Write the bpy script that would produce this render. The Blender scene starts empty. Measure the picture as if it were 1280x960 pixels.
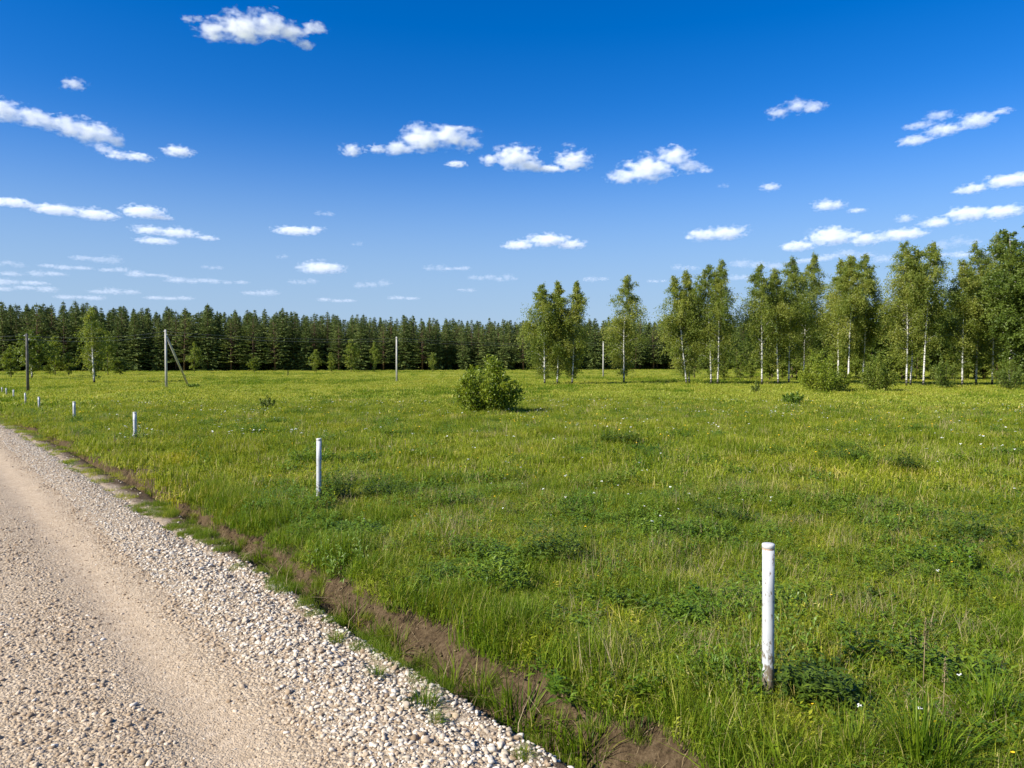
import bpy, math, random
import numpy as np
from mathutils import Vector, Matrix, noise as mnoise

random.seed(7)
RNG = np.random.default_rng(7)
R = math.radians
sc = bpy.context.scene
COL = sc.collection

# ------------------------------------------------------------------ camera
CAM_H = 2.6
FPX = 924.0                      # focal length in pixels of the 1280 wide photograph
PITCH = math.atan(30.0 / FPX)
cam = bpy.data.cameras.new('camera')
cam.sensor_width = 36.0
cam.lens = FPX / 1280.0 * 36.0
cam.clip_start = 0.05
cam.clip_end = 40000.0
camo = bpy.data.objects.new('camera', cam)
COL.objects.link(camo)
camo.location = (0, 0, CAM_H)
camo.rotation_euler = (math.pi / 2 - PITCH, 0, 0)
sc.camera = camo

# ------------------------------------------------------------------ light
SUN_TO = Vector((-0.87, -0.50, 0.0)).normalized()
SUN_EL = R(37)
SUN_AZ = math.atan2(SUN_TO.x, SUN_TO.y)
sun = bpy.data.lights.new('sun', 'SUN')
sun.energy = 5.0
sun.angle = R(0.53)
sun.color = (1.0, 0.945, 0.845)
suno = bpy.data.objects.new('sun', sun)
COL.objects.link(suno)
to_sun = Vector((SUN_TO.x * math.cos(SUN_EL), SUN_TO.y * math.cos(SUN_EL), math.sin(SUN_EL)))
suno.rotation_euler = to_sun.to_track_quat('Z', 'Y').to_euler()
suno.location = (-30, -20, 40)

world = bpy.data.worlds.new('World')
sc.world = world
world.use_nodes = True
wn = world.node_tree
for n in list(wn.nodes):
    wn.nodes.remove(n)
sky = wn.nodes.new('ShaderNodeTexSky')
sky.sky_type = 'NISHITA'
sky.sun_disc = False
sky.sun_elevation = SUN_EL
sky.sun_rotation = SUN_AZ
sky.altitude = 200
sky.air_density = 1.0
sky.dust_density = 0.15
sky.ozone_density = 3.6
hs = wn.nodes.new('ShaderNodeHueSaturation')
hs.inputs['Hue'].default_value = 0.514
hs.inputs['Saturation'].default_value = 1.43
hs.inputs['Value'].default_value = 1.0
bg = wn.nodes.new('ShaderNodeBackground')
bg.inputs['Strength'].default_value = 0.089
wo = wn.nodes.new('ShaderNodeOutputWorld')
wn.links.new(sky.outputs[0], hs.inputs['Color'])
# the milky band of air that lies low over the land all round
tcw = wn.nodes.new('ShaderNodeTexCoord'); spw = wn.nodes.new('ShaderNodeSeparateXYZ')
mrw = wn.nodes.new('ShaderNodeMapRange'); mrw.interpolation_type = 'SMOOTHERSTEP'
mrw.inputs['From Min'].default_value = 0.34; mrw.inputs['From Max'].default_value = 0.0
mrw.inputs['To Min'].default_value = 0.0; mrw.inputs['To Max'].default_value = 0.85
mxw = wn.nodes.new('ShaderNodeMix'); mxw.data_type = 'RGBA'
mxw.inputs[7].default_value = (2.2, 3.1, 4.6, 1)
wn.links.new(tcw.outputs['Generated'], spw.inputs[0]); wn.links.new(spw.outputs['Z'], mrw.inputs['Value'])
wn.links.new(mrw.outputs[0], mxw.inputs[0]); wn.links.new(hs.outputs[0], mxw.inputs[6])
wn.links.new(mxw.outputs[2], bg.inputs['Color'])
wn.links.new(bg.outputs[0], wo.inputs['Surface'])

vs = sc.view_settings
vs.view_transform = 'Standard'
vs.look = 'None'
vs.exposure = 0.85
vs.gamma = 1.0
vs.use_curve_mapping = False
cy = sc.cycles
cy.max_bounces = 14
cy.diffuse_bounces = 3
cy.glossy_bounces = 2
cy.transmission_bounces = 4
cy.transparent_max_bounces = 8
cy.volume_bounces = 9
cy.use_denoising = True
cy.caustics_reflective = False
cy.caustics_refractive = False

# ------------------------------------------------------------------ small maths
N_ = np.array((0.7778, 0.6285))
T_ = np.array((-0.6285, 0.7778))
O_ = np.array((0.0, 4.85))

def to_su(x, y):
    dx, dy = x - O_[0], y - O_[1]
    return dx * N_[0] + dy * N_[1], dx * T_[0] + dy * T_[1]

def from_su(s, u):
    return O_[0] + s * N_[0] + u * T_[0], O_[1] + s * N_[1] + u * T_[1]

def sstep(a, b, x):
    t = np.clip((x - a) / (b - a), 0, 1)
    return t * t * (3 - 2 * t)

_ph = np.random.default_rng(3).uniform(0, 6.28, 64)
def wob(u, f, k=0):
    return (np.sin(u * f + _ph[k]) + np.sin(u * f * 2.27 + _ph[k + 1]) * .6 + np.sin(u * f * 4.9 + _ph[k + 2]) * .35) / 1.95

def wob2(x, y, f, k=0):
    a = np.sin(x * f + 1.7 * np.sin(y * f * .7 + _ph[k]) + _ph[k + 1])
    b = np.sin(y * f * 1.13 + 1.5 * np.sin(x * f * .8 + _ph[k + 2]) + _ph[k + 3])
    c = np.sin((x + y) * f * 1.9 + _ph[k + 4]) * np.sin((x - y) * f * 2.3 + _ph[k + 5])
    return (a + b + c) / 3.0

ROAD_L = -5.4
def ditch_c(u):
    return 0.43 + 0.24 * sstep(2, 11, u) + 0.04 * wob(u, 0.75, 3)

def edge_s(u):        # the ragged right edge of the gravel
    return 0.03 - .26 * sstep(5, 10, u) + .05 * wob(u, 1.7, 21)

def ground_z(x, y):
    x = np.asarray(x, float); y = np.asarray(y, float)
    s, u = to_su(x, y)
    z = -0.8 * sstep(10, 72, y)
    und = 0.05 * wob2(x, y, 0.16, 8) + 0.035 * wob2(x, y, 0.55, 14)
    z = z + und * sstep(1.0, 4.0, s) + (0.10 * wob2(x, y, 0.05, 20)) * sstep(6, 30, s) * sstep(220, 60, y)
    c = ditch_c(u)
    d = s - c
    left = np.exp(-(np.minimum(d, 0) / 0.15) ** 2)
    right = np.exp(-(np.maximum(d, 0) / (0.34 - .14 * sstep(2, 11, u))) ** 2)
    prof = np.where(d < 0, left, right)
    z = z - 0.38 * prof * (1 + .15 * wob(u, 1.7, 6))
    z = z + 0.15 * sstep(0.72, 1.10, s)
    # soil roughness by the ditch
    rough = 0.022 * wob2(x, y, 6.0, 26) + 0.012 * wob2(x, y, 17.0, 33)
    z = z + rough * sstep(.15, .5, s) * sstep(1.5, 1.0, s)
    # left verge
    z = z - 0.15 * sstep(ROAD_L + .2, ROAD_L - .9, s)
    return z

def surf_z(x, y):     # top of whatever lies there, road or ground
    s, u = to_su(x, y)
    return np.where((s < .1) & (s > ROAD_L), np.maximum(gz_su(s, u), road_z(s, u)), ground_z(x, y))

def road_z(s, u):
    x, y = from_su(s, u)
    z = -0.8 * sstep(10, 72, y)
    z = z + 0.02 - 0.035 * np.exp(-((s + 1.46) / .33) ** 2) - 0.03 * np.exp(-((s + 3.3) / .35) ** 2)
    z = z + 0.02 * np.exp(-((s + .55) / .3) ** 2)
    z = z - 0.06 * sstep(-.30, .09, s) - .05 * sstep(ROAD_L + .3, ROAD_L - .1, s)
    z = z + 0.008 * wob2(x, y, 3.0, 40) + 0.005 * wob2(x, y, 9.0, 46)
    return z

cP, sP = math.cos(PITCH), math.sin(PITCH)
def ray(px, py):
    xc = (px - 640.0) / FPX; yc = (480.0 - py) / FPX
    return np.array((xc, cP + yc * sP, -sP + yc * cP))

def at(px, py):
    """ground point seen at a photograph pixel"""
    d = ray(px, py)
    t = 1.0; last = t
    while t < 900:
        p = d * t
        if CAM_H + p[2] < float(ground_z(p[0], p[1])):
            lo, hi = last, t
            for _ in range(30):
                m = (lo + hi) / 2; q = d * m
                if CAM_H + q[2] < float(ground_z(q[0], q[1])): hi = m
                else: lo = m
            q = d * hi
            return float(q[0]), float(q[1]), float(ground_z(q[0], q[1]))
        last = t; t *= 1.02
    q = d * 400
    return float(q[0]), float(q[1]), float(ground_z(q[0], q[1]))

def height_to(p, py, px=640):
    d = ray(px, py); t = p[1] / d[1]
    return CAM_H + t * d[2] - p[2]

# ------------------------------------------------------------------ mesh helpers
def mesh(name, V, F, mat=None, tint=None, smooth=False):
    me = bpy.data.meshes.new(name)
    V = np.asarray(V, float)
    me.from_pydata(V.tolist(), [], F.tolist() if isinstance(F, np.ndarray) else F)
    if tint is not None:
        a = me.attributes.new('tint', 'FLOAT', 'POINT')
        a.data.foreach_set('value', np.asarray(tint, np.float32))
    if mat: me.materials.append(mat)
    if smooth:
        me.polygons.foreach_set('use_smooth', np.ones(len(me.polygons), bool))
    me.update()
    return me

def obj(name, me, parent=None, loc=(0, 0, 0), rz=0.0, scale=None, link=True):
    o = bpy.data.objects.new(name, me)
    if link: COL.objects.link(o)
    o.location = loc; o.rotation_euler = (0, 0, rz)
    if scale is not None: o.scale = scale
    if parent: o.parent = parent
    return o

def tag(o, label=None, cat=None, group=None, kind=None):
    if label: o['label'] = label
    if cat: o['category'] = cat
    if group: o['group'] = group
    if kind: o['kind'] = kind
    return o

class MB:
    def __init__(s): s.v = []; s.f = []; s.t = []
    def add(s, V, F, t=0.5):
        n = len(s.v)
        s.v.extend([tuple(v) for v in V]); s.f.extend([tuple(i + n for i in f) for f in F]); s.t.extend([t] * len(V))
    def tube(s, pts, rad, seg=7, t=0.5, cap=True):
        pts = [Vector(p) for p in pts]; V = []; F = []
        a = None
        for i, p in enumerate(pts):
            d = (pts[min(i + 1, len(pts) - 1)] - pts[max(i - 1, 0)]).normalized()
            if a is None:
                a = d.orthogonal().normalized()
            else:
                a = (a - d * a.dot(d)).normalized()
            b = d.cross(a)
            for k in range(seg):
                w = 2 * math.pi * k / seg
                V.append(p + (a * math.cos(w) + b * math.sin(w)) * rad[i])
        for i in range(len(pts) - 1):
            for k in range(seg):
                k2 = (k + 1) % seg
                F.append((i * seg + k, i * seg + k2, (i + 1) * seg + k2, (i + 1) * seg + k))
        if cap:
            F.append(tuple(range(seg - 1, -1, -1))); F.append(tuple((len(pts) - 1) * seg + k for k in range(seg)))
        s.add(V, F, t)
    def build(s, name, mat=None, smooth=True):
        return mesh(name, s.v, s.f, mat, s.t, smooth)

def diamonds(C, L, W, rng, upbias=0.0, down=0.0, droop=None):
    """leaf shaped four cornered faces at centres C"""
    n = len(C)
    d = rng.normal(size=(n, 3)); d[:, 2] = d[:, 2] * .7 - down + upbias
    if droop is not None: d = d + droop
    d /= np.linalg.norm(d, axis=1)[:, None]
    q = rng.normal(size=(n, 3)); s = np.cross(d, q); s /= np.linalg.norm(s, axis=1)[:, None] + 1e-9
    nn = np.cross(d, s)
    L = np.asarray(L).reshape(-1, 1); W = np.asarray(W).reshape(-1, 1)
    V = np.empty((n, 4, 3))
    V[:, 0] = C - d * L * .5
    V[:, 1] = C + s * W * .5 + nn * W * .12
    V[:, 2] = C + d * L * .5
    V[:, 3] = C - s * W * .5 + nn * W * .12
    F = np.arange(n * 4).reshape(n, 4)
    return V.reshape(-1, 3), F

# ------------------------------------------------------------------ material helpers
def newmat(name):
    m = bpy.data.materials.new(name); m.use_nodes = True
    nt = m.node_tree
    for n in list(nt.nodes): nt.nodes.remove(n)
    out = nt.nodes.new('ShaderNodeOutputMaterial')
    return m, nt, out

def N(nt, t, **kw):
    n = nt.nodes.new('ShaderNode' + t)
    for k, v in kw.items():
        if k in n.inputs: n.inputs[k].default_value = v
        else: setattr(n, k, v)
    return n

def ramp(nt, fac, stops):
    r = nt.nodes.new('ShaderNodeValToRGB')
    e = r.color_ramp.elements
    while len(e) < len(stops): e.new(0.5)
    for i, (p, c) in enumerate(stops):
        e[i].position = p; e[i].color = (c[0], c[1], c[2], 1)
    nt.links.new(fac, r.inputs[0])
    return r.outputs[0]

def math_(nt, op, a, b=None, c=None):
    m = nt.nodes.new('ShaderNodeMath'); m.operation = op
    for i, x in enumerate((a, b, c)):
        if x is None: continue
        if isinstance(x, (int, float)): m.inputs[i].default_value = x
        else: nt.links.new(x, m.inputs[i])
    return m.outputs[0]

def mixc(nt, fac, a, b, blend='MIX'):
    m = nt.nodes.new('ShaderNodeMix'); m.data_type = 'RGBA'; m.blend_type = blend
    for i, x in ((0, fac), (6, a), (7, b)):
        if isinstance(x, (int, float)): m.inputs[i].default_value = x
        elif isinstance(x, tuple): m.inputs[i].default_value = (x[0], x[1], x[2], 1)
        else: nt.links.new(x, m.inputs[i])
    return m.outputs[2]

def noise(nt, vec, scale, detail=3, rough=.55):
    n = nt.nodes.new('ShaderNodeTexNoise')
    n.inputs['Scale'].default_value = scale; n.inputs['Detail'].default_value = detail; n.inputs['Roughness'].default_value = rough
    if vec is not None: nt.links.new(vec, n.inputs['Vector'])
    return n.outputs[0]

def leafmat(name, stops, transl=.35, rough=.5, spec=.25, patch=None, patchscale=.3, tl=(1.25, 1.2, .55)):
    """foliage: colour runs along the leaf's own random tint, patches of other growth by place"""
    m, nt, out = newmat(name)
    at_ = N(nt, 'Attribute'); at_.attribute_name = 'tint'
    oi = N(nt, 'ObjectInfo')
    f = math_(nt, 'MULTIPLY_ADD', oi.outputs['Random'], .30, math_(nt, 'SUBTRACT', at_.outputs['Fac'], .15))
    col = ramp(nt, f, stops)
    if patch:
        geo = N(nt, 'NewGeometry')
        nz = noise(nt, geo.outputs['Position'], patchscale, 3)
        nz2 = noise(nt, geo.outputs['Position'], patchscale * 5.3, 2)
        k = math_(nt, 'ADD', math_(nt, 'MULTIPLY', nz, .65), math_(nt, 'MULTIPLY', nz2, .35))
        pc = ramp(nt, k, patch)
        col = mixc(nt, 1.0, col, pc, 'MULTIPLY')
    p = N(nt, 'BsdfPrincipled'); p.inputs['Roughness'].default_value = rough
    p.inputs['Specular IOR Level'].default_value = spec
    nt.links.new(col, p.inputs['Base Color'])
    tr = N(nt, 'BsdfTranslucent')
    tc = mixc(nt, 1.0, col, tl, 'MULTIPLY')
    nt.links.new(tc, tr.inputs['Color'])
    mx = N(nt, 'MixShader'); mx.inputs[0].default_value = transl
    nt.links.new(p.outputs[0], mx.inputs[1]); nt.links.new(tr.outputs[0], mx.inputs[2])
    nt.links.new(mx.outputs[0], out.inputs['Surface'])
    return m

def plainmat(name, col, rough=.6, spec=.3, var=.0, scale=6.0, bump=0.0):
    m, nt, out = newmat(name)
    p = N(nt, 'BsdfPrincipled'); p.inputs['Roughness'].default_value = rough; p.inputs['Specular IOR Level'].default_value = spec
    tc = N(nt, 'TexCoord')
    nz = noise(nt, tc.outputs['Object'], scale, 5)
    c = ramp(nt, nz, [(.3, tuple(x * (1 - var) for x in col)), (.7, tuple(x * (1 + var) for x in col))])
    nt.links.new(c, p.inputs['Base Color'])
    if bump:
        b = N(nt, 'Bump'); b.inputs['Strength'].default_value = bump; b.inputs['Distance'].default_value = .02
        nt.links.new(nz, b.inputs['Height']); nt.links.new(b.outputs[0], p.inputs['Normal'])
    nt.links.new(p.outputs[0], out.inputs['Surface'])
    return m

PATCH = [(.30, (.80, .92, .65)), (.45, (.93, 1.03, .8)), (.56, (1.04, 1.05, .82)), (.70, (1.34, 1.20, .95))]
GR = [(0.0, (.060, .098, .007)), (.3, (.162, .212, .012)), (.6, (.255, .292, .020)), (.85, (.33, .31, .055)), (1.0, (.50, .41, .20))]
M_grass = leafmat('grass_blades', GR, .40, .55, .14, PATCH, .32)
GRL = [(0.0, (.050, .098, .006)), (.35, (.135, .200, .011)), (.65, (.20, .255, .019)), (.88, (.28, .29, .04)), (1.0, (.46, .38, .17))]
M_lush = leafmat('lush_grass_blades', GRL, .40, .52, .16, PATCH, .5)
FG = [(0.0, (.20, .215, .022)), (.35, (.258, .292, .034)), (.65, (.325, .348, .052)), (.88, (.43, .41, .08)), (1.0, (.52, .45, .17))]
M_farg = leafmat('distant_grass_blades', FG, .38, .55, .2, PATCH, .11)
MG = [(0.0, (.120, .168, .010)), (.35, (.238, .275, .020)), (.65, (.325, .345, .032)), (.88, (.38, .37, .06)), (1.0, (.50, .43, .18))]
M_midg = leafmat('field_grass_blades', MG, .40, .55, .14, PATCH, .2)
M_herb = leafmat('weed_leaves', [(0, (.062, .115, .010)), (.5, (.120, .190, .016)), (1, (.20, .265, .03))], .35, .45, .4, PATCH, .4)
M_weed = leafmat('dark_weed_leaves', [(0, (.042, .078, .008)), (.5, (.085, .135, .013)), (1, (.16, .215, .024))], .3, .45, .3)
M_dry = leafmat('dry_stalks', [(0, (.20, .14, .07)), (.5, (.34, .26, .14)), (1, (.5, .40, .24))], .2, .7, .1, tl=(1, 1, .9))
M_birch = leafmat('birch_leaves', [(0, (.115, .168, .028)), (.5, (.225, .275, .046)), (1, (.35, .36, .080))], .48, .45, .3)
M_aspen = leafmat('broad_leaves', [(0, (.072, .115, .017)), (.5, (.125, .178, .026)), (1, (.20, .24, .044))], .40, .45, .3)
M_young = leafmat('young_leaves', [(0, (.075, .120, .016)), (.5, (.165, .220, .028)), (1, (.26, .29, .05))], .42, .45, .3)
M_bush = leafmat('willow_leaves', [(0, (.105, .145, .010)), (.5, (.190, .258, .022)), (1, (.33, .36, .045))], .42, .42, .35)
M_con = leafmat('conifer_needles', [(0, (.064, .100, .026)), (.5, (.108, .146, .036)), (1, (.175, .200, .053))], .2, .6, .15, tl=(1.1, 1.1, .8))
M_white = plainmat('white_petals', (.80, .80, .74), .6, .2, .05)
M_yellow = plainmat('yellow_petals', (.80, .50, .02), .6, .2, .1)
M_bark = plainmat('pine_bark', (.13, .085, .055), .9, .1, .35, 1.5)
M_twig = plainmat('brown_twigs', (.10, .075, .05), .85, .1, .3, 8)
M_timber = plainmat('weathered_timber', (.10, .095, .085), .85, .15, .3, 3)
M_conc = plainmat('pale_concrete', (.42, .405, .37), .8, .2, .15, 2.0)
M_wire = plainmat('aluminium_wire', (.22, .23, .24), .5, .4)
M_insul = plainmat('white_porcelain', (.6, .6, .58), .25, .5)

def birchbark():
    m, nt, out = newmat('birch_bark')
    tc = N(nt, 'TexCoord'); mp = N(nt, 'Mapping'); mp.inputs['Scale'].default_value = (1.2, 1.2, 4.5)
    nt.links.new(tc.outputs['Object'], mp.inputs['Vector'])
    nz = noise(nt, mp.outputs[0], 1.0, 4, .65)
    sep = N(nt, 'SeparateXYZ'); nt.links.new(tc.outputs['Object'], sep.inputs[0])
    low = math_(nt, 'MULTIPLY', math_(nt, 'SUBTRACT', 1.0, math_(nt, 'MINIMUM', math_(nt, 'DIVIDE', sep.outputs['Z'], 1.6), 1.0)), .16)
    c = ramp(nt, math_(nt, 'SUBTRACT', nz, low), [(.41, (.030, .026, .022)), (.47, (.54, .52, .47)), (.75, (.72, .70, .65))])
    p = N(nt, 'BsdfPrincipled'); p.inputs['Roughness'].default_value = .7
    nt.links.new(c, p.inputs['Base Color']); nt.links.new(p.outputs[0], out.inputs['Surface'])
    return m
M_bbark = birchbark()

# ------------------------------------------------------------------ ground
def axis(lo, hi, dense_lo, dense_hi, step, grow=1.12, cap=60):
    a = list(np.arange(dense_lo, dense_hi, step))
    d = step; x = a[-1]
    while x < hi:
        d = min(d * grow, cap); x += d; a.append(x)
    d = step; x = a[0]; pre = []
    while x > lo:
        d = min(d * grow, cap); x -= d; pre.append(x)
    return np.array(pre[::-1] + a)

def ground_mat():
    m, nt, out = newmat('meadow_soil_and_thatch')
    tc = N(nt, 'TexCoord'); P = tc.outputs['Object']
    sep = N(nt, 'SeparateXYZ'); nt.links.new(P, sep.inputs[0])
    s = sep.outputs['X']
    big = noise(nt, P, .07, 4, .6); mid = noise(nt, P, .55, 4, .6); fine = noise(nt, P, 7.0, 5, .7); vf = noise(nt, P, 38.0, 4, .7)
    k = math_(nt, 'ADD', math_(nt, 'ADD', math_(nt, 'MULTIPLY', big, .42), math_(nt, 'MULTIPLY', mid, .33)), math_(nt, 'MULTIPLY', fine, .25))
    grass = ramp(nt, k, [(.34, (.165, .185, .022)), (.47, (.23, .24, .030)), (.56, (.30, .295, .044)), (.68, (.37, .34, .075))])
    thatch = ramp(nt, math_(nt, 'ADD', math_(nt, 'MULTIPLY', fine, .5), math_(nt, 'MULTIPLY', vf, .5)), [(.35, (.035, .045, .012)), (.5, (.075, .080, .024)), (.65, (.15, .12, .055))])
    soil = ramp(nt, math_(nt, 'ADD', math_(nt, 'MULTIPLY', fine, .5), math_(nt, 'MULTIPLY', vf, .5)), [(.34, (.024, .016, .009)), (.47, (.064, .043, .023)), (.58, (.110, .077, .043)), (.70, (.19, .14, .085))])
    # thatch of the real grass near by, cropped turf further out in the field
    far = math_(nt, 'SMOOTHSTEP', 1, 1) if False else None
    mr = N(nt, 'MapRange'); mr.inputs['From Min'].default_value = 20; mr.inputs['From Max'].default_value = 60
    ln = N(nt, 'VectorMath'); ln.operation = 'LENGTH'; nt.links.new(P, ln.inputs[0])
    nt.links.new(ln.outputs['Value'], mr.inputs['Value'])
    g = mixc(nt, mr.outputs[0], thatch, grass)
    # bare earth along the ditch
    sj = math_(nt, 'ADD', s, math_(nt, 'MULTIPLY', math_(nt, 'SUBTRACT', mid, .5), .9))
    sj = math_(nt, 'ADD', sj, math_(nt, 'MULTIPLY', math_(nt, 'SUBTRACT', fine, .5), .5))
    e = N(nt, 'MapRange'); e.inputs['From Min'].default_value = 1.0; e.inputs['From Max'].default_value = 1.25
    e.inputs['To Min'].default_value = 1; e.inputs['To Max'].default_value = 0
    nt.links.new(sj, e.inputs['Value'])
    e2 = N(nt, 'MapRange'); e2.inputs['From Min'].default_value = -5.8; e2.inputs['From Max'].default_value = -5.4
    nt.links.new(sj, e2.inputs['Value'])
    bare = math_(nt, 'MULTIPLY', e.outputs[0], e2.outputs[0])
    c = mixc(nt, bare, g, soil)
    e3 = N(nt, 'MapRange'); e3.inputs['From Min'].default_value = .02; e3.inputs['From Max'].default_value = .30
    e3.inputs['To Min'].default_value = .85; e3.inputs['To Max'].default_value = 0
    nt.links.new(sj, e3.inputs['Value'])
    grit = ramp(nt, vf, [(.35, (.20, .15, .10)), (.5, (.36, .28, .195)), (.65, (.55, .47, .36))])
    c = mixc(nt, math_(nt, 'MULTIPLY', e3.outputs[0], e2.outputs[0]), c, grit)
    p = N(nt, 'BsdfPrincipled'); p.inputs['Roughness'].default_value = .95; p.inputs['Specular IOR Level'].default_value = .1
    nt.links.new(c, p.inputs['Base Color'])
    b = N(nt, 'Bump'); b.inputs['Strength'].default_value = .9; b.inputs['Distance'].default_value = .05
    nt.links.new(math_(nt, 'ADD', fine, math_(nt, 'MULTIPLY', vf, .5)), b.inputs['Height']); nt.links.new(b.outputs[0], p.inputs['Normal'])
    nt.links.new(p.outputs[0], out.inputs['Surface'])
    return m

RZ = math.atan2(N_[1], N_[0])
def sheet(name, S, U, zf, mat):
    sg, ug = np.meshgrid(S, U)
    z = zf(sg, ug)
    V = np.stack([sg, ug, z], -1).reshape(-1, 3)
    ns, nu = len(S), len(U)
    i = np.arange((nu - 1) * (ns - 1)); r = i // (ns - 1); c = i % (ns - 1)
    a = r * ns + c
    F = np.stack([a, a + 1, a + ns + 1, a + ns], -1)
    me = mesh(name, V, F, mat, smooth=True)
    return obj(name, me, loc=(O_[0], O_[1], 0), rz=RZ)

def gz_su(s, u):
    x, y = from_su(s, u)
    z = ground_z(x, y)
    # the sheet lies under the road bed
    z = z - 0.10 * sstep(.07, -.25, s) * sstep(ROAD_L - .1, ROAD_L + .3, s)
    return z
S = axis(-2600, 2600, -6.2, 2.2, .05, 1.10, 70)
U = axis(-1500, 3200, -8, 26, .07, 1.06, 70)
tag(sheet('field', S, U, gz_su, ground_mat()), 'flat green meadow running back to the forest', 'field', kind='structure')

def road_mat():
    m, nt, out = newmat('crushed_limestone_road')
    tc = N(nt, 'TexCoord'); P = tc.outputs['Object']
    sep = N(nt, 'SeparateXYZ'); nt.links.new(P, sep.inputs[0]); s = sep.outputs['X']
    mid = noise(nt, P, .9, 4, .6); fine = noise(nt, P, 9, 5, .7)
    sj = math_(nt, 'ADD', s, math_(nt, 'MULTIPLY', math_(nt, 'SUBTRACT', mid, .5), .5))
    def band(c0, w):
        d = math_(nt, 'DIVIDE', math_(nt, 'SUBTRACT', sj, c0), w)
        return math_(nt, 'EXPONENT', math_(nt, 'MULTIPLY', math_(nt, 'MULTIPLY', d, d), -1.0))
    track = math_(nt, 'MINIMUM', math_(nt, 'ADD', band(-1.46, .28), band(-3.3, .35)), 1.0)
    dirt = ramp(nt, fine, [(.3, (.36, .27, .175)), (.5, (.45, .345, .23)), (.7, (.53, .42, .295))])
    vo = N(nt, 'TexVoronoi'); vo.feature = 'F1'; vo.inputs['Scale'].default_value = 34; vo.inputs['Randomness'].default_value = 1
    nt.links.new(P, vo.inputs['Vector'])
    vo2 = N(nt, 'TexVoronoi'); vo2.feature = 'DISTANCE_TO_EDGE'; vo2.inputs['Scale'].default_value = 34
    nt.links.new(P, vo2.inputs['Vector'])
    hsv = N(nt, 'SeparateColor'); nt.links.new(vo.outputs['Color'], hsv.inputs[0])
    stone = ramp(nt, hsv.outputs[0], [(0, (.28, .21, .135)), (.5, (.38, .30, .205)), (1, (.49, .41, .305))])
    gap = ramp(nt, vo2.outputs['Distance'], [(0, (.45, .42, .38)), (.10, (1, 1, 1))])
    stone = mixc(nt, 1.0, stone, gap, 'MULTIPLY')
    c = mixc(nt, math_(nt, 'MULTIPLY_ADD', track, .42, .36), stone, dirt)
    vo3 = N(nt, 'TexVoronoi'); vo3.inputs['Scale'].default_value = 75; nt.links.new(P, vo3.inputs['Vector'])
    h = math_(nt, 'ADD', math_(nt, 'MULTIPLY', math_(nt, 'SUBTRACT', 1.0, math_(nt, 'MULTIPLY', track, .7)), math_(nt, 'SUBTRACT', 1.0, vo.outputs['Distance'])),
              math_(nt, 'MULTIPLY', math_(nt, 'SUBTRACT', 1.0, vo3.outputs['Distance']), .35))
    h = math_(nt, 'ADD', h, math_(nt, 'MULTIPLY', fine, .35))
    p = N(nt, 'BsdfPrincipled'); p.inputs['Roughness'].default_value = .92; p.inputs['Specular IOR Level'].default_value = .15
    nt.links.new(c, p.inputs['Base Color'])
    b = N(nt, 'Bump'); b.inputs['Strength'].default_value = .9; b.inputs['Distance'].default_value = .018
    nt.links.new(h, b.inputs['Height']); nt.links.new(b.outputs[0], p.inputs['Normal'])
    nt.links.new(p.outputs[0], out.inputs['Surface'])
    return m
S = np.arange(ROAD_L - .1, .101, .04)
U = axis(-60, 260, -7, 26, .06, 1.07, 3)
tag(sheet('gravel_road', S, U, road_z, road_mat()), 'pale gravel road running along the left of the meadow', 'road', kind='structure')

# ------------------------------------------------------------------ instanced ground cover
def scatter(name, protos, pts, rot, scl, idx, label, cat):
    """ONE object of ground cover: its points carry the tufts, blades or stones"""
    pc = bpy.data.collections.new(name + '_kinds')
    for i, me in enumerate(protos):
        o = bpy.data.objects.new('%s_kind_%02d' % (name, i), me); pc.objects.link(o)
    me = bpy.data.meshes.new(name)
    me.from_pydata(np.asarray(pts).tolist(), [], [])
    a = me.attributes.new('rot', 'FLOAT_VECTOR', 'POINT'); a.data.foreach_set('vector', np.asarray(rot, np.float32).ravel())
    a = me.attributes.new('scl', 'FLOAT_VECTOR', 'POINT'); a.data.foreach_set('vector', np.asarray(scl, np.float32).ravel())
    a = me.attributes.new('kindno', 'INT', 'POINT'); a.data.foreach_set('value', np.asarray(idx, np.int32))
    o = obj(name, me)
    ng = bpy.data.node_groups.new(name + '_nodes', 'GeometryNodeTree')
    ng.interface.new_socket('Geometry', in_out='INPUT', socket_type='NodeSocketGeometry')
    ng.interface.new_socket('Geometry', in_out='OUTPUT', socket_type='NodeSocketGeometry')
    gi = ng.nodes.new('NodeGroupInput'); go = ng.nodes.new('NodeGroupOutput')
    ci = ng.nodes.new('GeometryNodeCollectionInfo'); ci.inputs['Collection'].default_value = pc
    ci.inputs['Separate Children'].default_value = True; ci.inputs['Reset Children'].default_value = True
    ip = ng.nodes.new('GeometryNodeInstanceOnPoints'); ip.inputs['Pick Instance'].default_value = True
    def na(nm, ty):
        n = ng.nodes.new('GeometryNodeInputNamedAttribute'); n.data_type = ty; n.inputs['Name'].default_value = nm
        return n.outputs['Attribute']
    er = ng.nodes.new('FunctionNodeEulerToRotation')
    L = ng.links.new
    L(gi.outputs[0], ip.inputs['Points']); L(ci.outputs[0], ip.inputs['Instance'])
    L(na('kindno', 'INT'), ip.inputs['Instance Index'])
    L(na('rot', 'FLOAT_VECTOR'), er.inputs[0]); L(er.outputs[0], ip.inputs['Rotation'])
    L(na('scl', 'FLOAT_VECTOR'), ip.inputs['Scale'])
    L(ip.outputs[0], go.inputs[0])
    md = o.modifiers.new('scatter', 'NODES'); md.node_group = ng
    tag(o, label, cat, kind='stuff')
    return o

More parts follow.
